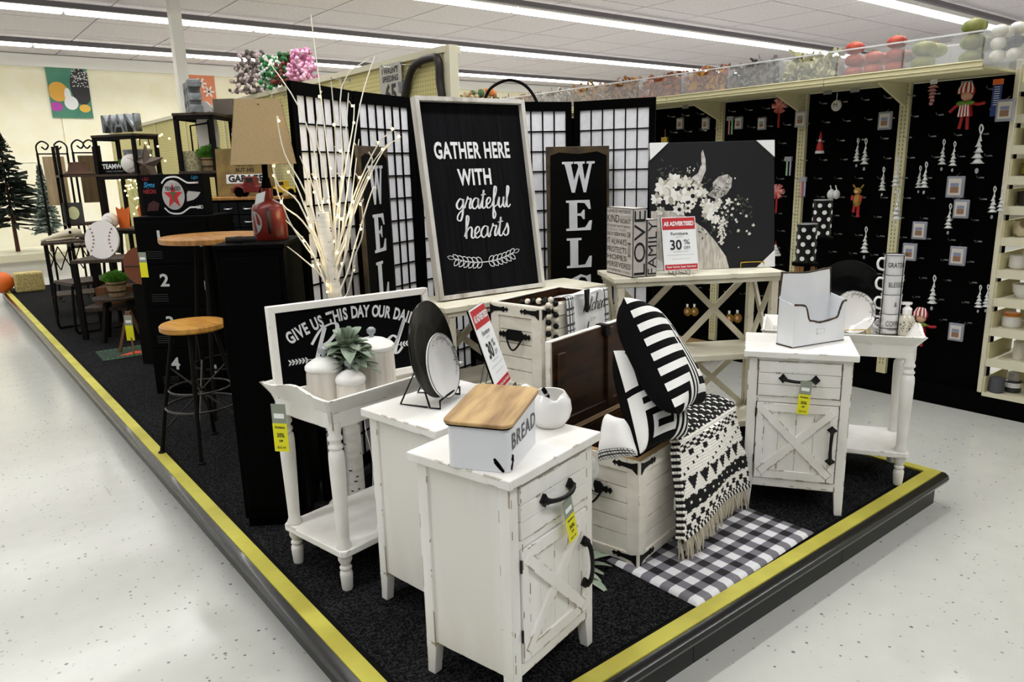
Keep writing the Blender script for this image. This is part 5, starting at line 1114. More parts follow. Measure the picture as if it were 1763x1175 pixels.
def baseball(label, loc, r, grp='baseball decor'):
    c = T('baseball', label, 'ball', loc, 30, grp); B().sph((0, 0, r), r, (1, 1, 1), 24, 14).obj('ball', BALL, c, 80)
    for s in (-1, 1): B().tube([(s*r*(.45+.25*math.sin(math.pi*t/12)) if False else s*r*(.75-.35*math.sin(math.pi*t/12)), -r*math.sqrt(max(0, 1.02-(.75-.35*math.sin(math.pi*t/12))**2-((t/6-1)*.62)**2)), r+r*(t/6-1)*.62) for t in range(13)], r*.02, 5).obj('stitching', STI, c)
baseball('white baseball on the far iron shelf beside the grey tin', wl(sh1, (.42, .05, 1.44)), .09); baseball('small baseball behind the round baseball sign', wl(sh1, (.09, .0, .93)), .075)
tms = T('teamwork_sign', 'small black block sign reading TEAMWORK on the far shelf', 'sign', wl(sh1, (.03, .03, 1.44)), -52); B().box((0, 0, 0), (.38, .04, .12)).obj('block', DRKW, tms); txt('TEAMWORK', .06, SGW, tms, (.19, -.002, .07), off=.002, sx=1.0); txt('MAKES THE DREAM WORK', .022, INKG, tms, (.19, -.002, .025))
tin = B().lathe([(0, 0), (.1, 0), (.13, .22), (.12, .22), (.09, .02), (0, .02)], 24).obj('grey_tin', GALV); tag(tin, 'galvanized grey tin bucket on the far iron shelf', 'bucket', loc=wl(sh1, (.38, .17, 1.44)))
stv = T('metal_star', 'folded metal barn star hanging at the right of the far shelf', 'wall decor', wl(sh1, (.62, .05, 1.52)), -50); P = []
for k in range(10): r = .19 if k % 2 == 0 else .08; a = math.pi/2+k*math.pi/5; P.append((r*math.cos(a), 0, r*math.sin(a)))
B().add([(0, -.05, 0)]+P, [(0, k+1, (k+1) % 10+1) for k in range(10)]+[tuple(range(10, 0, -1))]).obj('star', mat('star_brown', '5a4c42', .5, .4), stv, 0); B().tube([(-.05, 0, .17), (-.04, 0, .26), (.04, 0, .26), (.05, 0, .17)], .005, 6).obj('hanger', IRN, stv)
bst = B().prism([(.09*math.cos(i*math.pi/14), .28+.26*math.sin(i*math.pi/14)) for i in range(28)], 0, .02).obj('bat_plaque', BALL); tag(bst, 'tall white plaque with red stitches on the nearer iron shelf', 'wall decor', loc=wl(sh2, (.12, .3, 1.44)), rot=-45); B().tube([(.04, -.003, .10+.03*i) for i in range(13)], .004, 5).obj('stitching', STI, bst)
hl = T('pulley_lamp', 'small black iron pulley lamp on the nearer iron shelf', 'lamp', wl(sh2, (.10, .10, 1.44)), -40); B().cyl((.13, 0, 0), (.13, 0, .38), .014).tube([(.13, 0, .36), (-.02, 0, .34), (-.02, 0, .12)], .007, 6).obj('arm', DARK, hl); B().lathe([(.05, 0), (.04, .05), (.015, .07), (0, .08)], 12, (-.02, 0, .05)).obj('shade', DARK, hl)
bkt = B().lathe([(0, 0), (.085, 0), (.09, .15), (.08, .15), (0, .14)], 20).obj('woven_basket', mat('basket_cream', 'a8a07e', .9, col2='7d7656', scale=60)); tag(bkt, 'cream woven basket on the nearer iron shelf', 'basket', loc=wl(sh2, (.07, .12, 1.44)))
cfr = T('leaning_frames', 'stack of leaning picture frames at the right end of the nearer shelf', 'picture frame', wl(sh2, (.36, .2, 1.44)), -60); B().box((0, 0, 0), (.2, .02, .32)).obj('back_frame', mat('frame_tan', '7a6248', .8), cfr); B().box((.02, -.03, 0), (.16, -.02, .28)).obj('white_frame', PAP, cfr)
# string lights on the far shelf
fl_ = T('string_lights', 'cluster of warm string lights glowing on the far iron shelf', 'string lights', wl(sh1, (.1, .18, .95))); rr = random.Random(17); b_ = B(); pth = []
fm_ = None
for k in range(95):
    x, z = (rr.uniform(-.02, .5), rr.uniform(.02, .46)) if k < 22 else (.33+rr.gauss(0, .08), rr.uniform(.02, .47))
    v_ = Matrix.Rotation(R(-62), 3, 'Z') @ Vector((x, rr.uniform(-.12, .05), 0)); p = (v_.x, v_.y, z); pth.append(p)
    if fm_ is None: o = B().sph((0, 0, 0), .0085, (1, 1, 1), 8, 6).obj('bulb', LED, fl_, 80); fm_ = o.data
    else: o = bpy.data.objects.new('bulb', fm_); COL.objects.link(o); o.parent = fl_
    o.location = p
for k in range(14):
    v_ = Matrix.Rotation(R(-62), 3, 'Z') @ Vector((rr.uniform(.25, .62), rr.uniform(-.1, .1), 0)); o = bpy.data.objects.new('bulb', fm_); COL.objects.link(o); o.parent = fl_; o.location = (v_.x, v_.y, rr.uniform(.52, .85)); pth.append(tuple(o.location))
B().tube(pth[:60], .0012, 4).obj('wire', GRN, fl_)
for q, (x, h_) in enumerate(((.13, .2), (.42, .22))):
    o = B().prism([(0, 0), (.13, 0), (.15, h_), (.09, h_*.85), (.07, h_), (.03, h_*.88), (-.02, h_)], 0, .01).obj('orange_cutout', ORG); tag(o, 'orange cut metal piece on the far shelf, %s one' % ('left' if q == 0 else 'right'), 'decor', 'orange metal cutouts', wl(sh1, (x, .06, .93)), -62)
# round baseball sign on its own table
tb1 = T('dark_table', 'dark square end table under the large round baseball sign', 'table', (1.01, 7.46, PL), -30)
B().box((0, 0, .68), (.55, .45, .71)).obj('top', WAL, tb1, bev=.003)
for x in (0, .51):
    for y in (0, .41): B().box((x, y, 0), (x+.04, y+.04, .68)).obj('leg', IRN, tb1)
B().box((.02, .02, .25), (.53, .43, .28)).obj('lower_shelf', WAL, tb1)
rbs = T('round_baseball_sign', 'large round wooden sign painted as a baseball', 'sign', wl(tb1, (.10, .10, .71)), -42); rbs.rotation_euler = (R(-8), 0, R(-48))
r = .165; B().lathe([(0, 0), (r, 0), (r, .018), (0, .018)], 48, (r, 0, r), (0, -1, 0)).obj('disc', BALL, rbs, 40); b_ = B()
for s in (-1, 1):
    for k in range(9): t = (k-4)/4; x = r+s*(.075+.05*t*t); z = r+t*.125; b_.prism([(x-.012, z-.006), (x, z+.012), (x+.012, z-.006), (x, z)], -.0205, -.018)
b_.obj('stitch_marks', STI, rbs, 0)
# round side table, bucket of greens, floor mat, wood tripod
rt = T('round_side_table', 'low round wooden side table with dark splayed legs', 'table', (1.33, 6.90-.35, PL))
rt.location = (at_z(203, 510, .535).x, at_z(203, 510, .535).y, PL); B().lathe([(0, .365), (.20, .365), (.205, .385), (0, .387)], 36).obj('round_top', WAL, rt)
for k in range(4): a = k*math.pi/2+.5; B().bar((.2*math.cos(a), .2*math.sin(a), 0), (.12*math.cos(a), .12*math.sin(a), .365), .035, .035, (0, 0, 1) if False else (math.sin(a), -math.cos(a), 0)).obj('leg', IRN, rt)
pot_grass('green leafy plant in a wooden bucket on the round side table', (rt.location.x, rt.location.y, PL+.388), .085, .13)
gm = B().box((0, 0, 0), (.60, .42, .008)).obj('green_mat', mat('mat_green', '0e1f16', .9, col2='1c3a24', scale=30)); tag(gm, 'small dark green doormat on the carpet under the wooden tripod', 'mat', loc=(.985, 6.42, PL), rot=-2)
for z in (.03, .375): 
    b_ = B(); [b_.box((.03+k*.035, z, .008), (.045+k*.035, z+.012, .009)) for k in range(16)]; b_.obj('border_print', mat('mat_print', '4f8a5f', .9), gm, 0)
B().add([(.12, .1, .0085), (.3, .08, .0085), (.42, .12, .0085), (.26, .2, .0085)], [(0, 1, 2, 3)]).obj('flame_print', mat('mat_orange', 'c2461d', .9), gm, 0)
tpd = T('wooden_tripod', 'small wooden tripod stand on the green mat', 'stand', (1.24, 6.58, PL+.009))
for k in range(3): a = k*2.094+.3; B().bar((.12*math.cos(a), .12*math.sin(a), 0), (.01*math.cos(a), .01*math.sin(a), .34), .022, .014, (math.sin(a), -math.cos(a), 0)).obj('leg', mat('tripod_wood', '6b4a2c', .7), tpd)
saletag((1.215, 6.50, PL+.33), -40, 'yellow tag on the wooden tripod over the green mat', s=1.3, words=None)
# skull on the iron legged table, chair
tb2 = T('iron_side_table', 'dark iron side table with cross lattice at far left', 'table', (.98, 8.82, PL), -8)
B().box((-.02, -.02, .76), (.50, .40, .785)).obj('top', WAL, tb2, bev=.003); B().box((0, 0, .22), (.48, .38, .24)).obj('lower_shelf', WAL, tb2)
for x in (0, .45):
    for y in (0, .35): B().bar((x+.015, y+.015, 0), (x+.015, y+.015, .76), .03, .03).obj('leg', IRN, tb2)
b_ = B(); [b_.tube([(.02+.1*k, .0, .50), (.12+.1*k, 0, .74)], .006, 5).tube([(.12+.1*k, .0, .50), (.02+.1*k, 0, .74)], .006, 5) for k in range(4)]; b_.obj('lattice', IRN, tb2)
sk = T('animal_skull', 'cream resin animal skull on the far iron side table', 'skull', (1.13, 8.98, PL+.786), 20); BON = mat('bone', 'c9c1ac', .7)
B().sph((.18, 0, .065), .065, (1.2, .8, .85), 14, 9).tube(smooth([(.14, 0, .07), (.03, 0, .05), (-.08, 0, .03), (-.16, 0, .015)]), [.05-.0026*i for i in range(16)], 10).obj('cranium', BON, sk, 70); B().tube([(.16, -.03, .02), (.0, -.03, .012), (-.12, -.012, .01)], .01, 7).tube([(.16, .03, .02), (.0, .03, .012), (-.12, .012, .01)], .01, 7).obj('jaw', BON, sk, 70)
for s in (-1, 1): B().sph((.12, s*.038, .075), .02, (1, .5, 1), 10, 7).obj('eye_socket', DRKW, sk, 70)
rck = B().sph((0, 0, .03), .045, (1.3, 1, .7), 10, 7).obj('dark_stone', mat('stone_dark', '4a433f', .9)); tag(rck, 'dark stone beside the animal skull', 'stone', loc=(1.37, 8.90, PL+.786))
ch = T('metal_chair', 'dark metal chair frame on curved runners beside the round side table', 'chair', (.95, 8.2, PL), -78)
for x in (0, .42): B().tube(smooth([(x, .0, .45), (x, -.02, .2), (x, -.02, .03), (x, .06, .012), (x, .4, .012), (x, .45, .2), (x, .46, .45), (x, .50, .9)]), .013, 8).obj('side_runner', IRN, ch, 70)
B().box((0, 0, .44), (.42, .45, .47)).obj('seat', WAL, ch); B().box((.0, .48, .7), (.42, .50, .9)).obj('backrest', IRN, ch)
crt = B().box((0, 0, 0), (.34, .22, .15)).obj('wood_crate', mat('crate_brown', '7a4a24', .8, col2='5c3719', scale=10, stretch=(4,1,1))); tag(crt, 'brown wooden crate on the lower shelf of the dark square end table', 'crate', loc=(1.19, 7.62, PL+.28), rot=-30)
# hanging burlap banners and scroll stands
def banner(label, px0, px1, pyt, pyb, y, m):
    a = at_y(px0, pyt, y); b = at_y(px1, pyt, y); z1 = at_y(px0, pyb, y).z; w = b.x-a.x; c = T('scroll_stand', label, 'banner stand', (a.x, y, PL), 0, 'iron scroll banner stands'); H = a.z-PL; h = a.z-z1
    for x, s in ((-.04, -1), (w+.04, 1)):
        B().tube([(x, 0, 0), (x, 0, H+.04)], .012, 8).tube(smooth([(x, 0, H+.03), (x+s*.0, 0, H+.12), (x-s*.06, 0, H+.17), (x-s*.12, 0, H+.13), (x-s*.09, 0, H+.08), (x-s*.05, 0, H+.11)]), .009, 7).obj('scroll_post', IRN, c, 70)
    B().tube([(-.04, 0, H+.03), (w+.04, 0, H+.03)], .008, 7).obj('crossbar', IRN, c); B().grid(lambda u, v: (u*w, .01*math.sin(u*14), H-h*v), 24, 4).obj('burlap_cloth', m, c, 70); B().tube([(-.04, -.2, .01), (-.04, .2, .01)], .01, 6).tube([(w+.04, -.2, .01), (w+.04, .2, .01)], .01, 6).obj('foot', IRN, c)
banner('iron stand holding a tan burlap banner at far left', 72, 110, 270, 355, 10.2, mat('burlap_far', 'b39c7c', .95, col2='a08a6a', scale=12, stretch=(6,1,.3)))
banner('iron stand with dark sheer banner between the burlap banner and the far shelf', 133, 160, 268, 350, 9.8, mat('burlap_dark', '5e4c33', .95))
# pines, pumpkins, hay
def pine(label, x, y, zb, h, r, m, seed, snow=0):
    c = T('pine_tree', label, 'artificial tree', (x, y, zb), 0, 'artificial pine trees'); rr = random.Random(seed); B().cyl((0, 0, 0), (0, 0, h*.95), .03, .008, 8).obj('trunk', mat('pine_bark', '4a2c1a', .9), c); b_ = B()
    for k in range(420):
        t = rr.random()**.8; z = h*(.22+.78*t); rr_ = r*(1-t)*rr.uniform(.6, 1.1)+.03; a = rr.uniform(0, 6.28); d = Vector((math.cos(a), math.sin(a), rr.uniform(-.35, .1))); s = Vector((-d.y, d.x, 0)); w = rr.uniform(.02, .04)
        P = [Vector((0, 0, z))]; P = [Vector((0, 0, z))+d*(rr_*q) + s*(w*e) + Vector((0, 0, rr.uniform(-.03, .03))) for q, e in ((.1, -.4), (.55, -1), (1, -.1), (1, .1), (.6, 1), (.1, .4))]; b_.add(P, [(0, 1, 2, 3, 4, 5)])
    stuff(b_.obj('foliage', m, c, 0)); B().cyl((0, 0, 0), (0, 0, .02), .15, n=14).obj('base', IRN, c)
pine('tall dark pine tree at the far left edge', at_y(32, 436, 13.2).x, 13.2, at_y(32, 436, 13.2).z, 1.75, .62, PINE, 3); pine('smaller snowy pine tree behind the burlap banner', at_y(76, 420, 12.5).x+.12, 12.75, at_y(32, 436, 13.2).z, 1.25, .2, mat('pine_frost', '4a5a4e', .9, col2='9aa79c', scale=25), 4)
dk = T('seasonal_table', 'long low beige display ledge along the far aisle end', 'display table', (-.4, 12.6, 0)); B().box((0, 0, at_y(20, 440, 12.6).z-.1), (2.2, 1.3, at_y(20, 440, 12.6).z)).obj('ledge', BEI2, dk); B().box((.1, .1, 0), (2.1, 1.2, at_y(20, 440, 12.6).z-.1)).obj('base', CLW, dk)
def pumpkin(name, label, loc, r, m, grp, flat=.8, cat='pumpkin', stem=True):
    c = T(name, label, cat, loc, 0, grp); v = []; f = []; nu, nv = 24, 10
    for j in range(nv+1):
        t = math.pi*j/nv
        for i in range(nu): a = 2*math.pi*i/nu; q = r*(1-.09*abs(math.cos(a*4)))*math.sin(t)**.9; v.append((q*math.cos(a), q*math.sin(a), r*flat*(1-math.cos(t))-.0))
    for j in range(nv):
        for i in range(nu): f.append((j*nu+i, j*nu+(i+1) % nu, (j+1)*nu+(i+1) % nu, (j+1)*nu+i))
    B().add(v, f).obj('body', m, c, 80)
    if stem: B().tube([(0, 0, r*flat*1.9), (.01*r*10, 0, r*flat*2.25)], [r*.14, r*.08], 7).obj('stem', mat('stem_tan', '8a7a4a', .9), c)
    return c
pp = at_z(20, 500, .16); pumpkin('pumpkin', 'orange pumpkin on the far end of the platform', (pp.x-.12, 11.5, PL+.0), .17, ORG, 'pumpkins'); hb_ = B().box((0, 0, 0), (.32, .2, .25)).obj('hay_bale', mat('hay', 'c9b981', .95, col2='a08f58', scale=50), bev=.02); tag(hb_, 'small straw bale beside the orange pumpkin', 'straw bale', loc=(.88, 11.3, PL))
bk = T('framed_photo', 'small grey framed oval mirror on the far shelves', 'picture frame', at_y(133, 365, 9.3), 0); B().box((-.07, 0, -.17), (.12, .02, .05)).obj('frame', mat('frame_slate', '3b3b3a', .7), bk); B().prism([(.025+.055*math.cos(i*.4), -.06+.07*math.sin(i*.4)) for i in range(16)], -.003, 0).obj('oval', mat('oval_cream', 'd5d7a8', .6), bk)
bk.location.z = PL+1.0; p_ = at_y(125, 385, 9.3); bk.location = (p_.x, 9.3, p_.z+.17)
shx = T('dark_shelf_unit', 'dark slatted shelf unit between the banner and the far iron shelf', 'shelf unit', (at_y(118, 420, 9.4).x, 9.25, PL)); zz = p_.z-PL
for z in (.3, .7, zz, 1.45): B().box((0, 0, z-.025), (.42, .3, z)).obj('wood_shelf', WAL, shx)
for x in (0, .39):
    for y in (0, .27): B().box((x, y, 0), (x+.03, y+.03, 1.75)).obj('post', IRN, shx)
fh = T('felt_hat', 'brown felt hat on top of the dark slatted shelf unit', 'hat', (shx.location.x+.2, 9.4, PL+1.45)); B().lathe([(0, .12), (.07, .12), (.09, .03), (.15, .0), (.155, .008), (.1, .04), (.08, .13), (0, .135)][::-1], 20).obj('hat', mat('felt_brown', '4a2f22', .9), fh, 60)
bbk = B().lathe([(0, 0), (.12, 0)], 24).obj('basketball_plaque', mat('plaque_orange', '6e3a20', .8)) if False else None
bkb = T('basketball_sign', 'brown round basketball plaque behind the locker', 'sign', (1.28, 6.05, PL+.62), -45); B().lathe([(0, 0), (.14, 0), (.14, .02), (0, .02)], 32, (0, 0, .14), (0, -1, 0)).obj('disc', mat('plaque_orange', '6e3a20', .8), bkb, 40); B().tube([(0, -.022, .0), (0, -.022, .28)], .004, 5).tube([(-.14, -.022, .14), (.14, -.022, .14)], .004, 5).obj('seams', INK, bkb); 
sp3 = B().box((-.1, -.03, 0), (.1, .1, .62)).obj('plinth', DRKW); tag(sp3, 'dark plinth under the basketball plaque', 'plinth', loc=(1.30, 6.08, PL), rot=-45)
# ------------------------------------------------------------------ posters on the back wall
def poster(label, q, y=15.94):
    a, b, c_, d_ = [at_y(px, py, y) for px, py in q]; x0, x1, z0, z1 = (a.x+d_.x)/2, (b.x+c_.x)/2, (d_.z+c_.z)/2, (a.z+b.z)/2
    c = T('wall_poster', label, 'poster', (x0, y, z0), 0, 'hanging department posters'); return c, x1-x0, z1-z0
c, w, h = poster('green poster with orange white and black gourds on the back wall', [(78, 102), (149, 105), (159, 203), (89, 203)])
B().box((0, 0, 0), (w, .03, h)).obj('panel', mat('poster_green', '4d8a72', .6, col2='3f7d68', scale=2), c)
def el(cx, cz, rx, rz, y, m, nm='printed_gourd', par=None): 
    P = [(max(.001, min(w-.001, w*(cx+rx*math.cos(i*math.pi/14)))), max(.001, h*(cz+rz*math.sin(i*math.pi/14)))) for i in range(28)]; B().prism(P, y, y+.0004).obj(nm, m, par or c, 0)
el(.8, .55, .27, .32, -.001, mat('print_black', '2a2a2c', .6)); el(.22, .45, .24, .17, -.002, mat('print_orange', 'e0a844', .6)); el(.5, .26, .17, .12, -.003, SGW); el(.44, .40, .08, .12, -.0032, SGW); el(.12, .19, .16, .08, -.004, mat('print_purple', 'b544a8', .6)); el(.82, .17, .14, .07, -.004, mat('print_yellow', 'e3b64a', .6))
rr = random.Random(1); b_ = B()
for k in range(70): x, z = w*rr.uniform(.6, .99), h*rr.uniform(.55, .86); b_.box((x-.008, -.0015, z-.008), (x+.008, -.0012, z+.008))
stuff(b_.obj('glitter_print', SGW, c, 0))
c, w, h = poster('orange SEASONAL poster with white snowflakes on the back wall', [(313, 112), (367, 114), (373, 178), (320, 200)])
B().box((0, 0, 0), (w, .03, h)).obj('panel', mat('poster_orange', 'd98560', .6), c); txt('SEASONAL', .16, SGW, c, (w*.48, -.003, h*.86), off=.006, sx=.95)
for x, z in ((.55, .6), (.78, .42)):
    b_ = B()
    for k in range(6): a = k*math.pi/3; b_.bar((w*x, -.003, h*z), (w*x+.11*math.cos(a), -.003, h*z+.11*math.sin(a)), .03, .001)
    b_.obj('printed_snowflake', SGW, c, 0)
# ------------------------------------------------------------------ things on the left gondola
fbq = [((437, 140), .18, '6b625e', 'c9b7b4', 'grey and pink frosted'), ((470, 140), .13, '2f7a3c', 'dfe8e0', 'green and white'), ((498, 137), .12, '7a3b33', '2f6b3a', 'green with red tops'), ((521, 130), .12, 'd88bb0', 'eec4d8', 'pink')]
for i, ((px, py), r, c1, c2, nm) in enumerate(fbq):
    p = at_x(px, py, GX+.035); z0 = GZ; c = T('floral_bunch', '%s floral bunch standing on top of the pegboard wall' % nm, 'artificial flowers', (GX+.035, p.y, z0), 0, 'floral bunches on the pegboard wall'); rr = random.Random(i); b_ = B()
    for k in range(260): a = rr.uniform(0, 6.28); q = rr.random(); b_.cur = k % 2; rd_ = r*1.25*(1-.6*q)*math.sqrt(rr.random()); b_.sph((rd_*math.cos(a), rd_*math.sin(a), .01+q*r*1.9), rr.uniform(.010, .021), (1, 1, 1), 6, 4)
    stuff(b_.obj('blossoms', [mat('blossom_%s' % c1, c1, .9), mat('blossom_%s' % c2, c2, .9)], c, 0)); B().cyl((0, 0, 0), (0, 0, .05), .03, n=8).obj('stem', GRN, c)
spd = T('speed_sign', 'grey metal novelty sign reading I wasnt speeding hung on the pegboard', 'sign', (GX-.03, at_x(652, 110, GX-.03).y, at_x(655, 113, GX-.03).z), -90)
hs = .36; ws = .26; B().box((0, 0, -hs), (ws, .004, 0)).obj('plate', mat('sign_grey', 'b9b6ac', .5), spd, bev=.003)
for w1, z, s1, of in (("I WASN'T", -.042, .05, .001), ('SPEEDING', -.088, .046, .001), ('65', -.180, .15, .005)): txt(w1, s1, mat('sign_ink', '2b2b2b', .6), spd, (ws/2, -.002, z), off=of, sx=.92)
cl = T('coping_clamp', 'large dark metal C-clamp wall decoration on the pegboard', 'wall decor', (GX-.03, at_x(725, 130, GX-.03).y, at_x(725, 130, GX-.03).z), -90)
y_ = at_x(700, 130, GX-.03); pts = [(694, 184), (700, 150), (713, 113), (745, 99), (755, 106), (757, 140), (760, 178), (735, 183)]; P = [at_x(a, b, GX-.03) for a, b in pts]
o = B().tube([p-Vector(cl.location) for p in smooth(P, 4)], .022, 8); o.X = Matrix(); ob = o.obj('clamp_frame', mat('clamp_iron', '35302f', .5, .5), cl, 60); ob.rotation_euler = (0, 0, R(90))
p = at_x(694, 150, GX-.03)-Vector(cl.location); k1 = B().box((p.x-.02, p.y-.025, p.z-.03), (p.x+.01, p.y+.025, p.z+.03)).obj('clamp_jaw', GALV, cl); k1.rotation_euler = (0, 0, R(90))
for px, py in ((599, 106), (486, 115), (690, 112), (723, 108)):
    p = at_x(px, py+6, GX-.002); o = B().tube([(0, 0, 0), (-.12, 0, 0), (-.13, 0, .012)], .003, 5).box((-.003, -.015, -.01), (0, .015, .01)).obj('peg_hook', STL, gl); o.location = (GX-.002, p.y, min(p.z, GZ-.06))
# dome wire basket handle over the screens
dh = T('wire_basket', 'black wire hoop basket standing on the right end of the boxed shelf line', 'basket', (0, 0, 0)); P = smooth([at_d(833, 176, 5.2), at_d(845, 152, 5.2), at_d(875, 138, 5.2), at_d(905, 148, 5.2), at_d(925, 178, 5.2), at_d(930, 215, 5.2)]); q = P[0]; dh.location = (q.x, q.y, q.z-.3)
B().tube([p-dh.location for p in P], .011, 8).obj('hoop_handle', IRN, dh, 70); B().lathe([(.0, 0), (.15, 0), (.2, .26), (.19, .26), (.14, .01), (0, .01)], 20, ((P[-1]-q)/2)[:2]+(0,)).obj('basket_body', IRN, dh)
bw = bpy.data.objects.new('plinth', None); 
pz = T('display_plinth', 'plain dark plinth supporting the wire basket behind the screens', 'plinth', (q.x+(P[-1]-q).x/2, q.y+(P[-1]-q).y/2, 0)); B().box((-.25, -.2, 0), (.25, .2, q.z-.3)).obj('block', DRKW, pz)
# ------------------------------------------------------------------ bins on the top shelf with their contents
BIN = mat('bin_plastic', 'f2f4f6', .25, alpha=.15, spec=.4); ys = [1.33, 1.68, 2.09, 2.48, 2.875, 3.27, 3.67, 4.08, 4.48, 4.885, 5.29, 5.69]
desc = ['white pumpkins and dark balls', 'green striped gourds', 'orange red pumpkins', 'pale green leaves', 'grey leaves and cones', 'orange and yellow leaves', 'copper foliage', 'brown and orange foliage', 'mixed autumn foliage', 'pale foliage', 'tan foliage', 'dusty brown foliage']
ordn = ['rightmost', 'second from right', 'third from right', 'fourth from right', 'fifth from right', 'sixth from right', 'seventh from right', 'eighth from right', 'ninth from right', 'tenth from right', 'eleventh from right', 'leftmost']
FC = {3: ('c9c69a', '7c7a55'), 4: ('5b5350', '8a837c'), 5: ('c9902f', '9a5a4a'), 6: ('b8622e', '8a4a30'), 7: ('6a4630', 'b07838'), 8: ('8a7a4a', 'b8834a'), 9: ('b0a89a', '8a8078'), 10: ('b89a7a', '8a7060'), 11: ('8a7060', '6a5a50')}
ends = ys[1:]+[6.1]
for i, y in enumerate(ys):
    L = .385; yy = ends[i]-.39-.0; yy = y; W3 = .40
    c = T('storage_bin', 'clear plastic bin of %s on the top shelf, %s' % (desc[i], ordn[i]), 'storage bin', (4.52, yy+.005, 2.017), 0, 'clear plastic bins on the top shelf'); t = .004; Lb = (ends[i]-y)-.012; H = .172
    b_ = B().box((0, 0, 0), (W3, Lb, t)).box((0, 0, t), (t, Lb*.38, H)).box((0, Lb*.62, t), (t, Lb, H)).box((0, Lb*.38, t), (t, Lb*.62, H-.035)).box((W3-t, 0, t), (W3, Lb, H)).box((t, 0, t), (W3-t, t, H)).box((t, Lb-t, t), (W3-t, Lb, H)); b_.box((0, Lb*.38, H-.012), (t, Lb*.62, H)); b_.obj('bin_body', BIN, c)
    B().box((-.012, -.003, H-.006), (.003, Lb+.003, H+.002)).box((W3-.002, -.003, H-.006), (W3+.008, Lb+.003, H+.002)).box((0, -.003, H-.006), (W3, .004, H+.002)).box((0, Lb-.004, H-.006), (W3, Lb+.003, H+.002)).obj('bin_rim', mat('bin_rim_plastic', 'f4f6f8', .3, alpha=.62), c)
    rr = random.Random(i+40)
    if i < 3:
        col = [['f0ecdf', 'ddd6c0'], ['8a8a4a', '6f7a3a'], ['b0452a', '98301f']][i]; r = [.040, .066, .058][i]
        n = 0
        for lz in range(3):
            for ix in range(2):
                m = int((Lb-.02)/(2*r*.98))
                for iy in range(m):
                    x = r+.01+ix*2*r+rr.uniform(-.003, .003) if ix == 0 else r+.02+2*r; yq = .008+r+iy*(Lb-.016-2*r)/max(1, m-1); z = .006+lz*r*(1.2 if i else 1.55)
                    if (ix and lz == 0) or (lz == 2 and i > 0 and (ix or iy % 2)): continue
                    n += 1; mk = mat('gourd_%s' % col[0], col[0], .6, col2=col[1], scale=16, stretch=(1, 1, .3)) if not (i == 0 and n % 5 == 2) else mat('ball_dark', '3a3f3c', .7)
                    pumpkin('mini_pumpkin', '%s in the %s bin, %s layer, %s row, %s from right' % (['white mini pumpkin', 'green striped gourd', 'orange red pumpkin'][i], ordn[i], ['bottom', 'middle', 'top'][lz], ['front', 'back'][ix], ['first', 'second', 'third', 'fourth', 'fifth'][iy]), (4.52+x, yy+.005+yq, 2.02+z), r, mk, 'pumpkins in the %s bin' % ordn[i], .62 if i > 0 else .8, stem=(i > 0 and lz >= 1))
    else:
        c1, c2 = FC[i]; b_ = B()
        for k in range(430):
            x, y_, z = rr.uniform(.01, .14), rr.uniform(.02, Lb-.02), rr.uniform(.015, .165 if rr.random() < .85 else .20); q = B(); leafpoly(q, 0, 0, rr.uniform(.03, .06), rr.uniform(.008, .016), rr.uniform(0, 6.28), 0)
            Mx = Matrix.Translation((x, y_, z)) @ Matrix.Rotation(R(90)+rr.uniform(-.7, .7), 4, 'Z') @ Matrix.Rotation(rr.uniform(-.8, .8), 4, 'X')
            P = [Mx @ Vector(p) for p in q.v]
            P = [Vector((min(.39, max(.006, p.x)), min(Lb-.006, max(.006, p.y)), max(.006, p.z))) for p in P]; b_.cur = k % 2; b_.add(P, q.f)
        o = b_.obj('dried_foliage', [mat('foliage_%s' % c1, c1, .8), mat('foliage_%s' % c2, c2, .8)], None, 0); stuff(o); tag(o, 'loose %s inside the %s bin' % (desc[i], ordn[i]), 'foliage', loc=(4.52, yy+.005, 2.018))
# upper shelf things at the far left of the run
for i, (px, py) in enumerate(((800, 153), (830, 150))):
    p = at_x(px, py, 4.75); c = T('basket_decor', 'autumn basket decoration standing past the bins, %s' % ['farther', 'nearer'][i], 'decor', (4.75, p.y, 2.017), 0, 'autumn baskets on the top shelf')
    B().lathe([(0, 0), (.12, 0), (.16, .16), (.15, .16), (0, .15)], 14).obj('basket', mat('basket_tan', 'a88f5e', .9), c); b_ = B(); rr = random.Random(i)
    for k in range(60): a = rr.uniform(0, 6.28); q = rr.uniform(0, .15); b_.cur = k % 3; b_.sph((q*math.cos(a), q*math.sin(a), .15+rr.uniform(0, .16)), rr.uniform(.015, .04), (1, 1, 1), 6, 4)
    stuff(b_.obj('filling', [mat('dec_tan', 'b9a27a', .9), mat('dec_green', '4d6a48', .9), mat('dec_orange', 'c07848', .9)], c, 0))
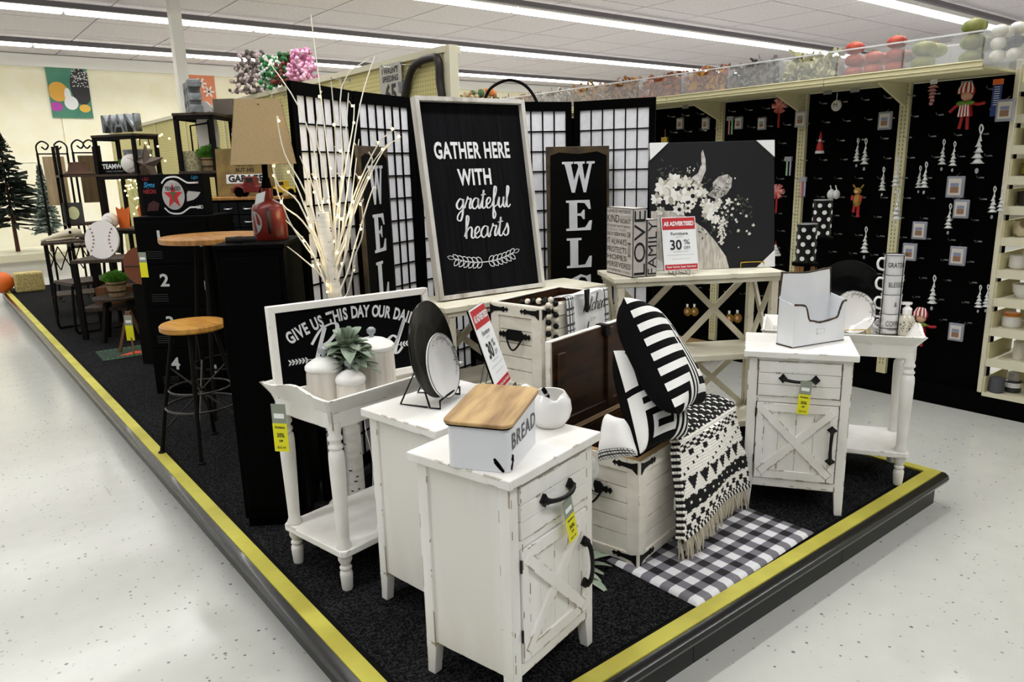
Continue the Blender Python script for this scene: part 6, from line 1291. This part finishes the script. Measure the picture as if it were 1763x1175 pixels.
# ------------------------------------------------------------------ ornaments on the black pegboard
XO = 4.885
ORN = mat('ornament_white', 'd5d6d4', .5); BAG = mat('bag_clear', 'c3c5d6', .15, alpha=.45); CARD = mat('card_cream', 'c9c4bb', .7)
def op(px, py): p = at_x(px, py, XO); return (XO, p.y, p.z)
def ribbonloop(c, h=.05): B().tube(smooth([(0, 0, 0), (0, .014, h*.5), (0, 0, h), (0, -.012, h*.5), (0, 0, 0)]), .003, 5).obj('hanging_ribbon', ORN, c, 70)
trees = [(1475,275,1),(1491,280,1.1),(1519,325,1),(1546,375,1.3),(1582,320,.9),(1594,320,1.05),(1622,280,1),(1643,282,.95),(1683,280,1.5),(1545,318,1.2),(1633,390,1),(1491,432,1.15),(1605,520,1.2),(1687,525,.9),(1698,525,.9),(1711,362,1),(1723,360,1)]
proto = None; anch = {}
for i, (px, py, s) in enumerate(trees):
    loc = op(px, py); loc = (XO-.02*(i % 2), loc[1], loc[2]-.02); lab = 'white slim tree ornament, %s' % ['upper left of a pair by the third upright','upper right of a pair by the third upright','left of the fourth upright','over the fourth upright','left of the middle pair','right of the middle pair','left one below the striped elf','right one below the striped elf','largest at upper right','higher one on the fourth upright','beside the carded bags','lone one above the black platter','lone one low right of the mugs','left of the lowest right pair','right of the lowest right pair','left of the pair near the right post','right of the pair near the right post'][i]
    if proto is None:
        proto = T('tree_ornament', lab, 'ornament', loc, 0, 'white tree ornaments'); b_ = B()
        for k in range(5): z = .012+k*.021; r = .025*(1-k*.17); b_.lathe([(r*(1.0), z), (r*.9, z-.003), (r*.45, z+.012), (r*.25, z+.022), (0, z+.024)], 7, (0, .003*(k % 2), 0))
        b_.obj('tree_body', ORN, proto, 50); rl_ = B().tube(smooth([(0, 0, 0), (0, .006, .02), (0, .002, .035), (0, -.006, .02), (0, 0, 0)]), .0028, 5).obj('hanging_ribbon', ORN, proto, 70); rl_.location = (0, 0, .12); B().sph((0, 0, -.018), .007, (1, 1, 1.6), 8, 6).obj('glass_drop', GLS, proto)
    else: dup(proto, loc, 0, lab)
    if i == 0: proto0 = s
    (proto if i == 0 else bpy.context.scene.collection.objects[-1])
for o in list(COL.objects):
    if o.get('group') == 'white tree ornaments':
        k = min(range(len(trees)), key=lambda j: (Vector(op(trees[j][0], trees[j][1]))-Vector(o.location)-Vector((0,0,.02))).length); o.scale = (trees[k][2],)*3
cards = [(1171,213,.8),(1215,213,.8),(1272,212,.8),(1312,213,.8),(1379,205,1),(1524,208,1),(1645,322,1.15),(1655,360,1),(1583,397,1),(1566,434,1),(1649,441,1.05),(1646,572,1),(1731,190,1.1)]
protoc = None
cl_ = ['first', 'second', 'third', 'fourth', 'fifth', 'sixth', 'seventh', 'eighth', 'ninth', 'tenth', 'eleventh', 'twelfth', 'thirteenth']
where = ['behind the canvas top left', 'right of the one by the gold ornament', 'near the second upright', 'left of the pink snowflake', 'below the pink snowflake shelf end', 'left of the fourth upright', 'largest in the middle of the right bay', 'just below the largest card', 'lowest but one of the stepped group', 'lowest of the stepped group', 'right of the mug stack top', 'alone near the bottom', 'beside the blue strip']
for i, (px, py, s) in enumerate(cards):
    loc = op(px, py); lab = 'carded ornament in a clear bag, %s' % where[i]
    if protoc is None:
        protoc = T('carded_ornament', lab, 'packaged ornament', loc, 0, 'ornaments in clear bags'); B().box((-.01, -.042, -.055), (.01, .042, .055)).obj('clear_bag', BAG, protoc, bev=.004); B().box((-.0125, -.031, -.042), (-.0105, .031, .042)).obj('card', CARD, protoc)
        B().box((-.0135, -.02, -.03), (-.0126, .02, 0)).obj('brown_picture', mat('picture_brown', '8a6650', .7), protoc); B().box((-.0135, -.02, .002), (-.0126, .02, .02)).obj('blue_picture', mat('picture_blue', '7f86a0', .7), protoc); B().tube([(0, 0, .055), (.04, 0, .07)], .002, 5).obj('hang_tab', STL, protoc); o = protoc
    else: o = dup(protoc, loc, 0, lab)
    o.scale = (s,)*3
def orn(name, label, px, py, cat='ornament', grp=None): return T(name, label, cat, op(px, py), 0, grp)
PNK = mat('ornament_pink', 'd99a98', .7, col2='c4524e', scale=40); REDO = mat('ornament_red', 'a3161b', .6); GRO = mat('ornament_green', '5d8a1f', .6); SKN = mat('ornament_skin', 'd9a58a', .7)
for px, py, lab, s in ((1342, 182, 'pink peppermint snowflake ornament above the flower canvas', 1), (1338, 330, 'pink peppermint snowflake ornament just right of the flower canvas', 1)):
    c = orn('snowflake_ornament', lab, px, py, grp='pink snowflake ornaments'); b_ = B().cyl((-.01, 0, 0), (.01, 0, 0), .025, n=12)
    for k in range(6): a = k*math.pi/3; b_.cyl((0, .02*math.cos(a), .02*math.sin(a)), (0, .05*math.cos(a), .05*math.sin(a)), .012, .02, 8)
    b_.obj('snowflake', PNK, c); B().tube([(0, 0, -.05), (0, 0, -.15)], .007, 6).obj('candy_stick', REDO, c)
c = orn('bauble_ornament', 'round white bauble ornament with initial, near the third upright', 1440, 182, grp='white baubles'); B().lathe([(0, -.012), (.03, -.012), (.036, 0), (.03, .012), (0, .012)], 20, (0, 0, 0), (1, 0, 0)).obj('disc', ORN, c); B().tube([(-.0, 0, .03), (0, 0, .08)], .003, 5).obj('hanger', ORN, c); txt('M', .04, INK, c, (-.015, 0, 0), LEFT)
for px, nm in ((1431, 'left'), (1440, 'right')): c = orn('bauble_ornament', '%s of two plain white ball ornaments in the second bay' % nm, px, 335, grp='white baubles'); B().sph((0, 0, 0), .034 if nm == 'left' else .03, (1, .7, 1.05), 16, 10).obj('ball', ORN, c, 80); B().tube([(0, 0, .03), (0, .01, .06)], .004, 5).obj('cap', ORN, c)
def candy(px, py, lab, cols):
    c = orn('candy_ornament', lab, px, py, grp='pastel candy cane ornaments')
    for k, q in enumerate(cols): B().tube(smooth([(0, -.012+.026*k, -.07), (0, -.012+.026*k, .03), (0, -.002+.026*k, .05), (0, .01+.026*k, .035)]), .006, 6).obj('cane', mat('cane_%s' % q, q, .5), c, 70)
    B().prismz([(-.01, -.02), (.01, -.02), (.01, .03), (-.01, .03)], .03, .06).obj('ribbon_bow', mat('bow_grey', '9a9aa0', .5), c)
candy(1358, 285, 'lilac and green candy ornaments right of the second upright', ['b7a6d6', 'a3d99a']); candy(1383, 320, 'lilac and pink candy ornaments over the third upright', ['b7a6d6', 'e68aa0']); candy(1258, 215, 'green and pink candy ornaments near the second upright', ['a3d99a', 'e68aa0'])
c = orn('santa_ornament', 'small red santa figure ornament in the second bay', 1412, 250); B().lathe([(0, -.04), (.025, -.04), (.022, 0), (.012, .02), (.013, .035), (0, .05)], 14).obj('robe', REDO, c); B().lathe([(0, -.055), (.03, -.055), (.028, -.038), (0, -.036)], 14).obj('snowy_base', ORN, c); B().sph((-.004, 0, .03), .012, (1, 1, 1), 10, 6).obj('beard', ORN, c); B().lathe([(.012, .04), (.002, .09), (0, .091)], 10).obj('hat', REDO, c)
c = orn('tree_cake_ornament', 'small snowy tiered tree ornament with red tip', 1420, 395); b_ = B(); [b_.lathe([(.04-k*.009, -.035+k*.02), (.036-k*.009, -.02+k*.02), (.0, -.01+k*.02)], 14) for k in range(4)]; b_.obj('tiers', ORN, c); B().lathe([(.006, .04), (0, .075)], 8).obj('red_tip', REDO, c)
c = orn('tree_cake_ornament', 'snowy tiered tree ornament peeking right of the canvas edge', 1335, 432); b_ = B(); [b_.lathe([(.04-k*.009, -.035+k*.02), (.036-k*.009, -.02+k*.02), (.0, -.01+k*.02)], 14) for k in range(4)]; b_.obj('tiers', ORN, c); B().lathe([(.006, .04), (0, .075)], 8).obj('red_tip', REDO, c)
c = orn('reindeer_ornament', 'hanging reindeer figure in red and gold right of the polka canisters', 1476, 345); GO = mat('plush_gold', '9a7a2c', .8)
B().sph((0, 0, 0), .03, (.8, .9, 1.5), 12, 8).sph((-.005, 0, .06), .025, (.9, 1, .9), 12, 8).obj('body', GO, c, 70); B().tube([(0, -.02, .08), (0, -.035, .10)], .005, 5).tube([(0, .02, .08), (0, .035, .10)], .005, 5).obj('antlers', GO, c); B().tube([(0, -.01, -.03), (0, -.012, -.11)], .010, 7).tube([(0, .015, -.03), (0, .02, -.08)], .010, 7).tube([(-.01, -.03, .03), (-.02, -.03, -.01)], .009, 7).tube([(-.01, .03, .03), (-.02, .025, .0)], .009, 7).obj('limbs', REDO, c, 70)['kind'] = 'stuff'; B().sph((-.02, 0, .055), .014, (1, 1, .7), 8, 6).obj('muzzle', SKN, c, 70)
STRI = mat('stripe_red_white', 'ede6df', .8)
def elf(lab, px, py, s, full=True):
    c = orn('elf_doll', lab, px, py, cat='doll', grp='striped elf dolls'); c.scale = (s,)*3
    B().sph((0, 0, 0), .028, (.8, 1, 1), 12, 8).obj('head', SKN, c, 80); b_ = B()
    for k in range(9): b_.cur = k % 2; a0, a1 = -1.3+k*.29, -1.3+(k+1)*.29; b_.add([(.0+.022*math.cos(t)*-1, .040*math.sin(a)*(1.0 if z < .04 else .7), z+.01*math.cos(a)) for a in (a0, a1) for t, z in ((0, .005), (.3, .03), (1, .055))], [(0, 1, 4, 3), (1, 2, 5, 4)])
    b_.sph((.004, 0, .02), .032, (.7, 1.1, 1.1), 12, 8); b_.obj('striped_hat', [REDO, STRI], c, 40)
    if full:
        b_ = B()
        for k in range(8): b_.cur = k % 2; b_.hexa([(-.015, -.03+.0075*k, -.10), (-.015, -.0225+.0075*k, -.10), (.015, -.0225+.0075*k, -.10), (.015, -.03+.0075*k, -.10)][::1], [(-.015, -.022+.0055*k, -.03), (-.015, -.0165+.0055*k, -.03), (.015, -.0165+.0055*k, -.03), (.015, -.022+.0055*k, -.03)])
        b_.obj('striped_tunic', [REDO, STRI], c, 0); B().tube([(0, -.02, -.035), (0, -.055, -.045), (0, -.085, -.04)], .008, 7).tube([(0, .02, -.035), (0, .05, -.05), (0, .075, -.075)], .008, 7).tube([(0, -.012, -.10), (0, -.016, -.165)], .008, 7).tube([(0, .012, -.10), (0, .022, -.16)], .008, 7).obj('limbs', REDO, c, 70)['kind'] = 'stuff'
    B().sph((-.014, -.02, -.035), .016, (.5, 1.4, .7), 8, 6).sph((-.014, .02, -.035), .016, (.5, 1.4, .7), 8, 6).obj('green_bow', GRO, c, 70)
elf('striped elf doll hanging at upper right of the black pegboard', 1665, 165, 1.15); elf('striped elf doll peeking above the right tray table end', 1586, 548, 1.1)
c = orn('twist_ornament', 'green and red twisted ornament right of the mug stack', 1553, 482); B().tube(smooth([(0, -.01, .03), (0, .015, .02), (0, -.01, 0), (0, .015, -.02), (0, -.005, -.035)]), .009, 7).obj('green_twist', GRO, c, 70); B().sph((0, 0, .035), .01, (1, 1, 1), 8, 6).obj('red_tip', REDO, c)
c = orn('feather_ornament', 'pale pink icicle cone ornament at upper right', 1606, 160); b_ = B(); [b_.lathe([(.03*(1-k*.14), .03-k*.02), (.012, .045-k*.02)], 9, (0, .004*(k % 2), 0)) for k in range(6)]; b_.obj('cone', mat('ornament_rose', 'd79a9c', .7), c, 40); B().box((-.001, -.02, .05), (.001, .02, .075)).obj('price_card', PAP, c)
c = orn('product_strip', 'blue hanging product strip with orange header at upper right', 1716, 165, cat='packaging'); B().box((-.002, -.024, -.11), (.002, .024, .08)).obj('blue_card', mat('strip_blue', '12307a', .5), c); B().box((-.003, -.026, .06), (.003, .026, .09)).obj('orange_header', ORG, c); b_ = B(); [b_.box((-.0028, -.014, -.05+.012*k), (-.0022, .014, -.047+.012*k)) for k in range(9)]; b_.obj('printed_lines', PAP, c, 0)
c = orn('gold_bottle_ornament', 'gold bottle ornament behind the top left of the canvas', 1145, 243); B().box((-.012, -.03, -.03), (.012, .03, .03)).obj('gold_box', mat('ornament_gold', 'b8a04a', .3, .6), c); B().tube([(0, 0, .03), (0, 0, .09)], .002, 5).obj('cord', GOLD, c)
for i, (px, py) in enumerate(((1184, 537), (1196, 537), (1256, 549), (1270, 548))):
    c = orn('round_gold_ornament', 'round gold framed face ornament seen through the console brace, %s' % ['far left', 'second from left', 'third from left', 'far right'][i], px, py, grp='round gold ornaments'); B().lathe([(0, -.006), (.036, -.006), (.038, 0), (.036, .006), (0, .006)], 20, (0, 0, 0), (1, 0, 0)).obj('gold_disc', mat('disc_gold', '8a6a20', .5, .3), c); B().sph((-.008, 0, 0), .014, (.5, 1, 1.2), 10, 6).obj('face', SKN, c); B().box((-.008, -.01, .04), (-.006, .01, .065)).obj('price_card', PAP, c)
for i, (px, py) in enumerate(((1425, 158), (1472, 154), (1543, 150), (1291, 163), (1334, 152), (1371, 165), (1664, 145), (1225, 183), (1180, 183))):
    c = orn('price_card', 'small pale price card on a top-row hook, %s from the left' % ['sixth', 'seventh', 'eighth', 'third', 'fourth', 'fifth', 'last', 'second', 'first'][i], px, py, cat='price card', grp='price cards along the top hooks'); B().box((-.001, -.03, -.018), (.001, .03, .018)).obj('card', mat('price_card_grey', '8b8d8c', .6), c)
# ------------------------------------------------------------------ ceramics on the right shelves
def pot(name, label, px, py, r, prof, m, z, dx=.12, extra=None, grp='ceramic containers on the right shelves'):
    p = at_x(px, py, XG+dx); c = T(name, label, 'container', (XG+dx, min(p.y, 1.61-r), z+.003), 0, grp); B().lathe([(a*r, b*r) for a, b in prof], 28).obj('body', m, c, 50)
    if extra: extra(c, r)
    return c
MUGP = [(0, 0), (.7, 0), (.85, .1), (1, .35), (1, 1.75), (.97, 1.8), (.93, 1.75), (.9, .2), (0, .15)]
pot('white_mug', 'white rounded mug on the right shelf above the bowl', 1734, 440, .045, MUGP, CRW, .89)
pot('white_bowl', 'white footed bowl at the right edge on the middle shelf', 1762, 500, .06, [(0, 0), (.5, 0), (.9, .6), (1, 1.4), (.95, 1.4), (0, .2)], CRW, .72)
pot('candle_jar', 'white jar with orange upper band on the right shelf', 1743, 545, .052, [(0, 0), (.9, 0), (1, .1), (1, 1.0), (.85, 1.3), (0, 1.3)], CRW, .54, extra=lambda c, r: B().lathe([(.86*r, 1.2*r), (.88*r, 1.22*r), (.84*r, 1.62*r), (0, 1.64*r)], 24).obj('orange_lid', mat('lid_orange', 'd9822a', .4), c))
pot('pillar_candle', 'tall ivory pillar on the lower right shelf', 1757, 592, .035, [(0, 0), (1, 0), (1, 3), (.9, 3.1), (0, 3.1)], mat('ivory', 'ddd6c6', .5), .35)
pot('grey_jar', 'grey woven jar on the bottom right shelf', 1718, 650, .038, [(0, 0), (1, 0), (1.05, .2), (1, 2.4), (0, 2.4)], mat('jar_grey', '55555c', .9), .137, dx=.06)
pot('label_jar', 'dark three-wick jar with white label on the bottom right shelf', 1745, 655, .045, [(0, 0), (.95, 0), (1, .1), (1, 1.5), (.9, 1.6), (0, 1.6)], mat('jar_slate', '2c3238', .3), .137, dx=.14, extra=lambda c, r: (B().lathe([(1.01*r, .7*r), (1.01*r, 1.35*r)], 24).obj('label', PAP, c), B().lathe([(.7*r, 1.6*r), (.7*r, 2.7*r), (0, 2.7*r)], 20).obj('upper_jar', mat('jar_cream', 'b5b0a8', .4), c)))
pot('floral_pot', 'cream pot with brown script on the upper right shelf', 1752, 395, .05, MUGP, mat('pot_cream', 'd8cfae', .6, col2='8a6a48', scale=18, lo=.5, hi=.6), 1.08)
pot('glass_jar', 'dark glass votive at the right edge on an upper shelf', 1752, 345, .045, MUGP, mat('glass_dark', '2a2622', .1), 1.26)
for i, (z, col) in enumerate(((1.43, 'b7a24a'), (1.60, '9a7c2c'), (1.77, '8a6a3a'))): pot('gold_votive', 'gold patterned votive at the right edge, %s one' % ['lowest', 'middle', 'highest'][i], 1756, 290-40*i, .04, MUGP, mat('votive_%d' % i, col, .3, .5, col2='5a4a20', scale=30), z)
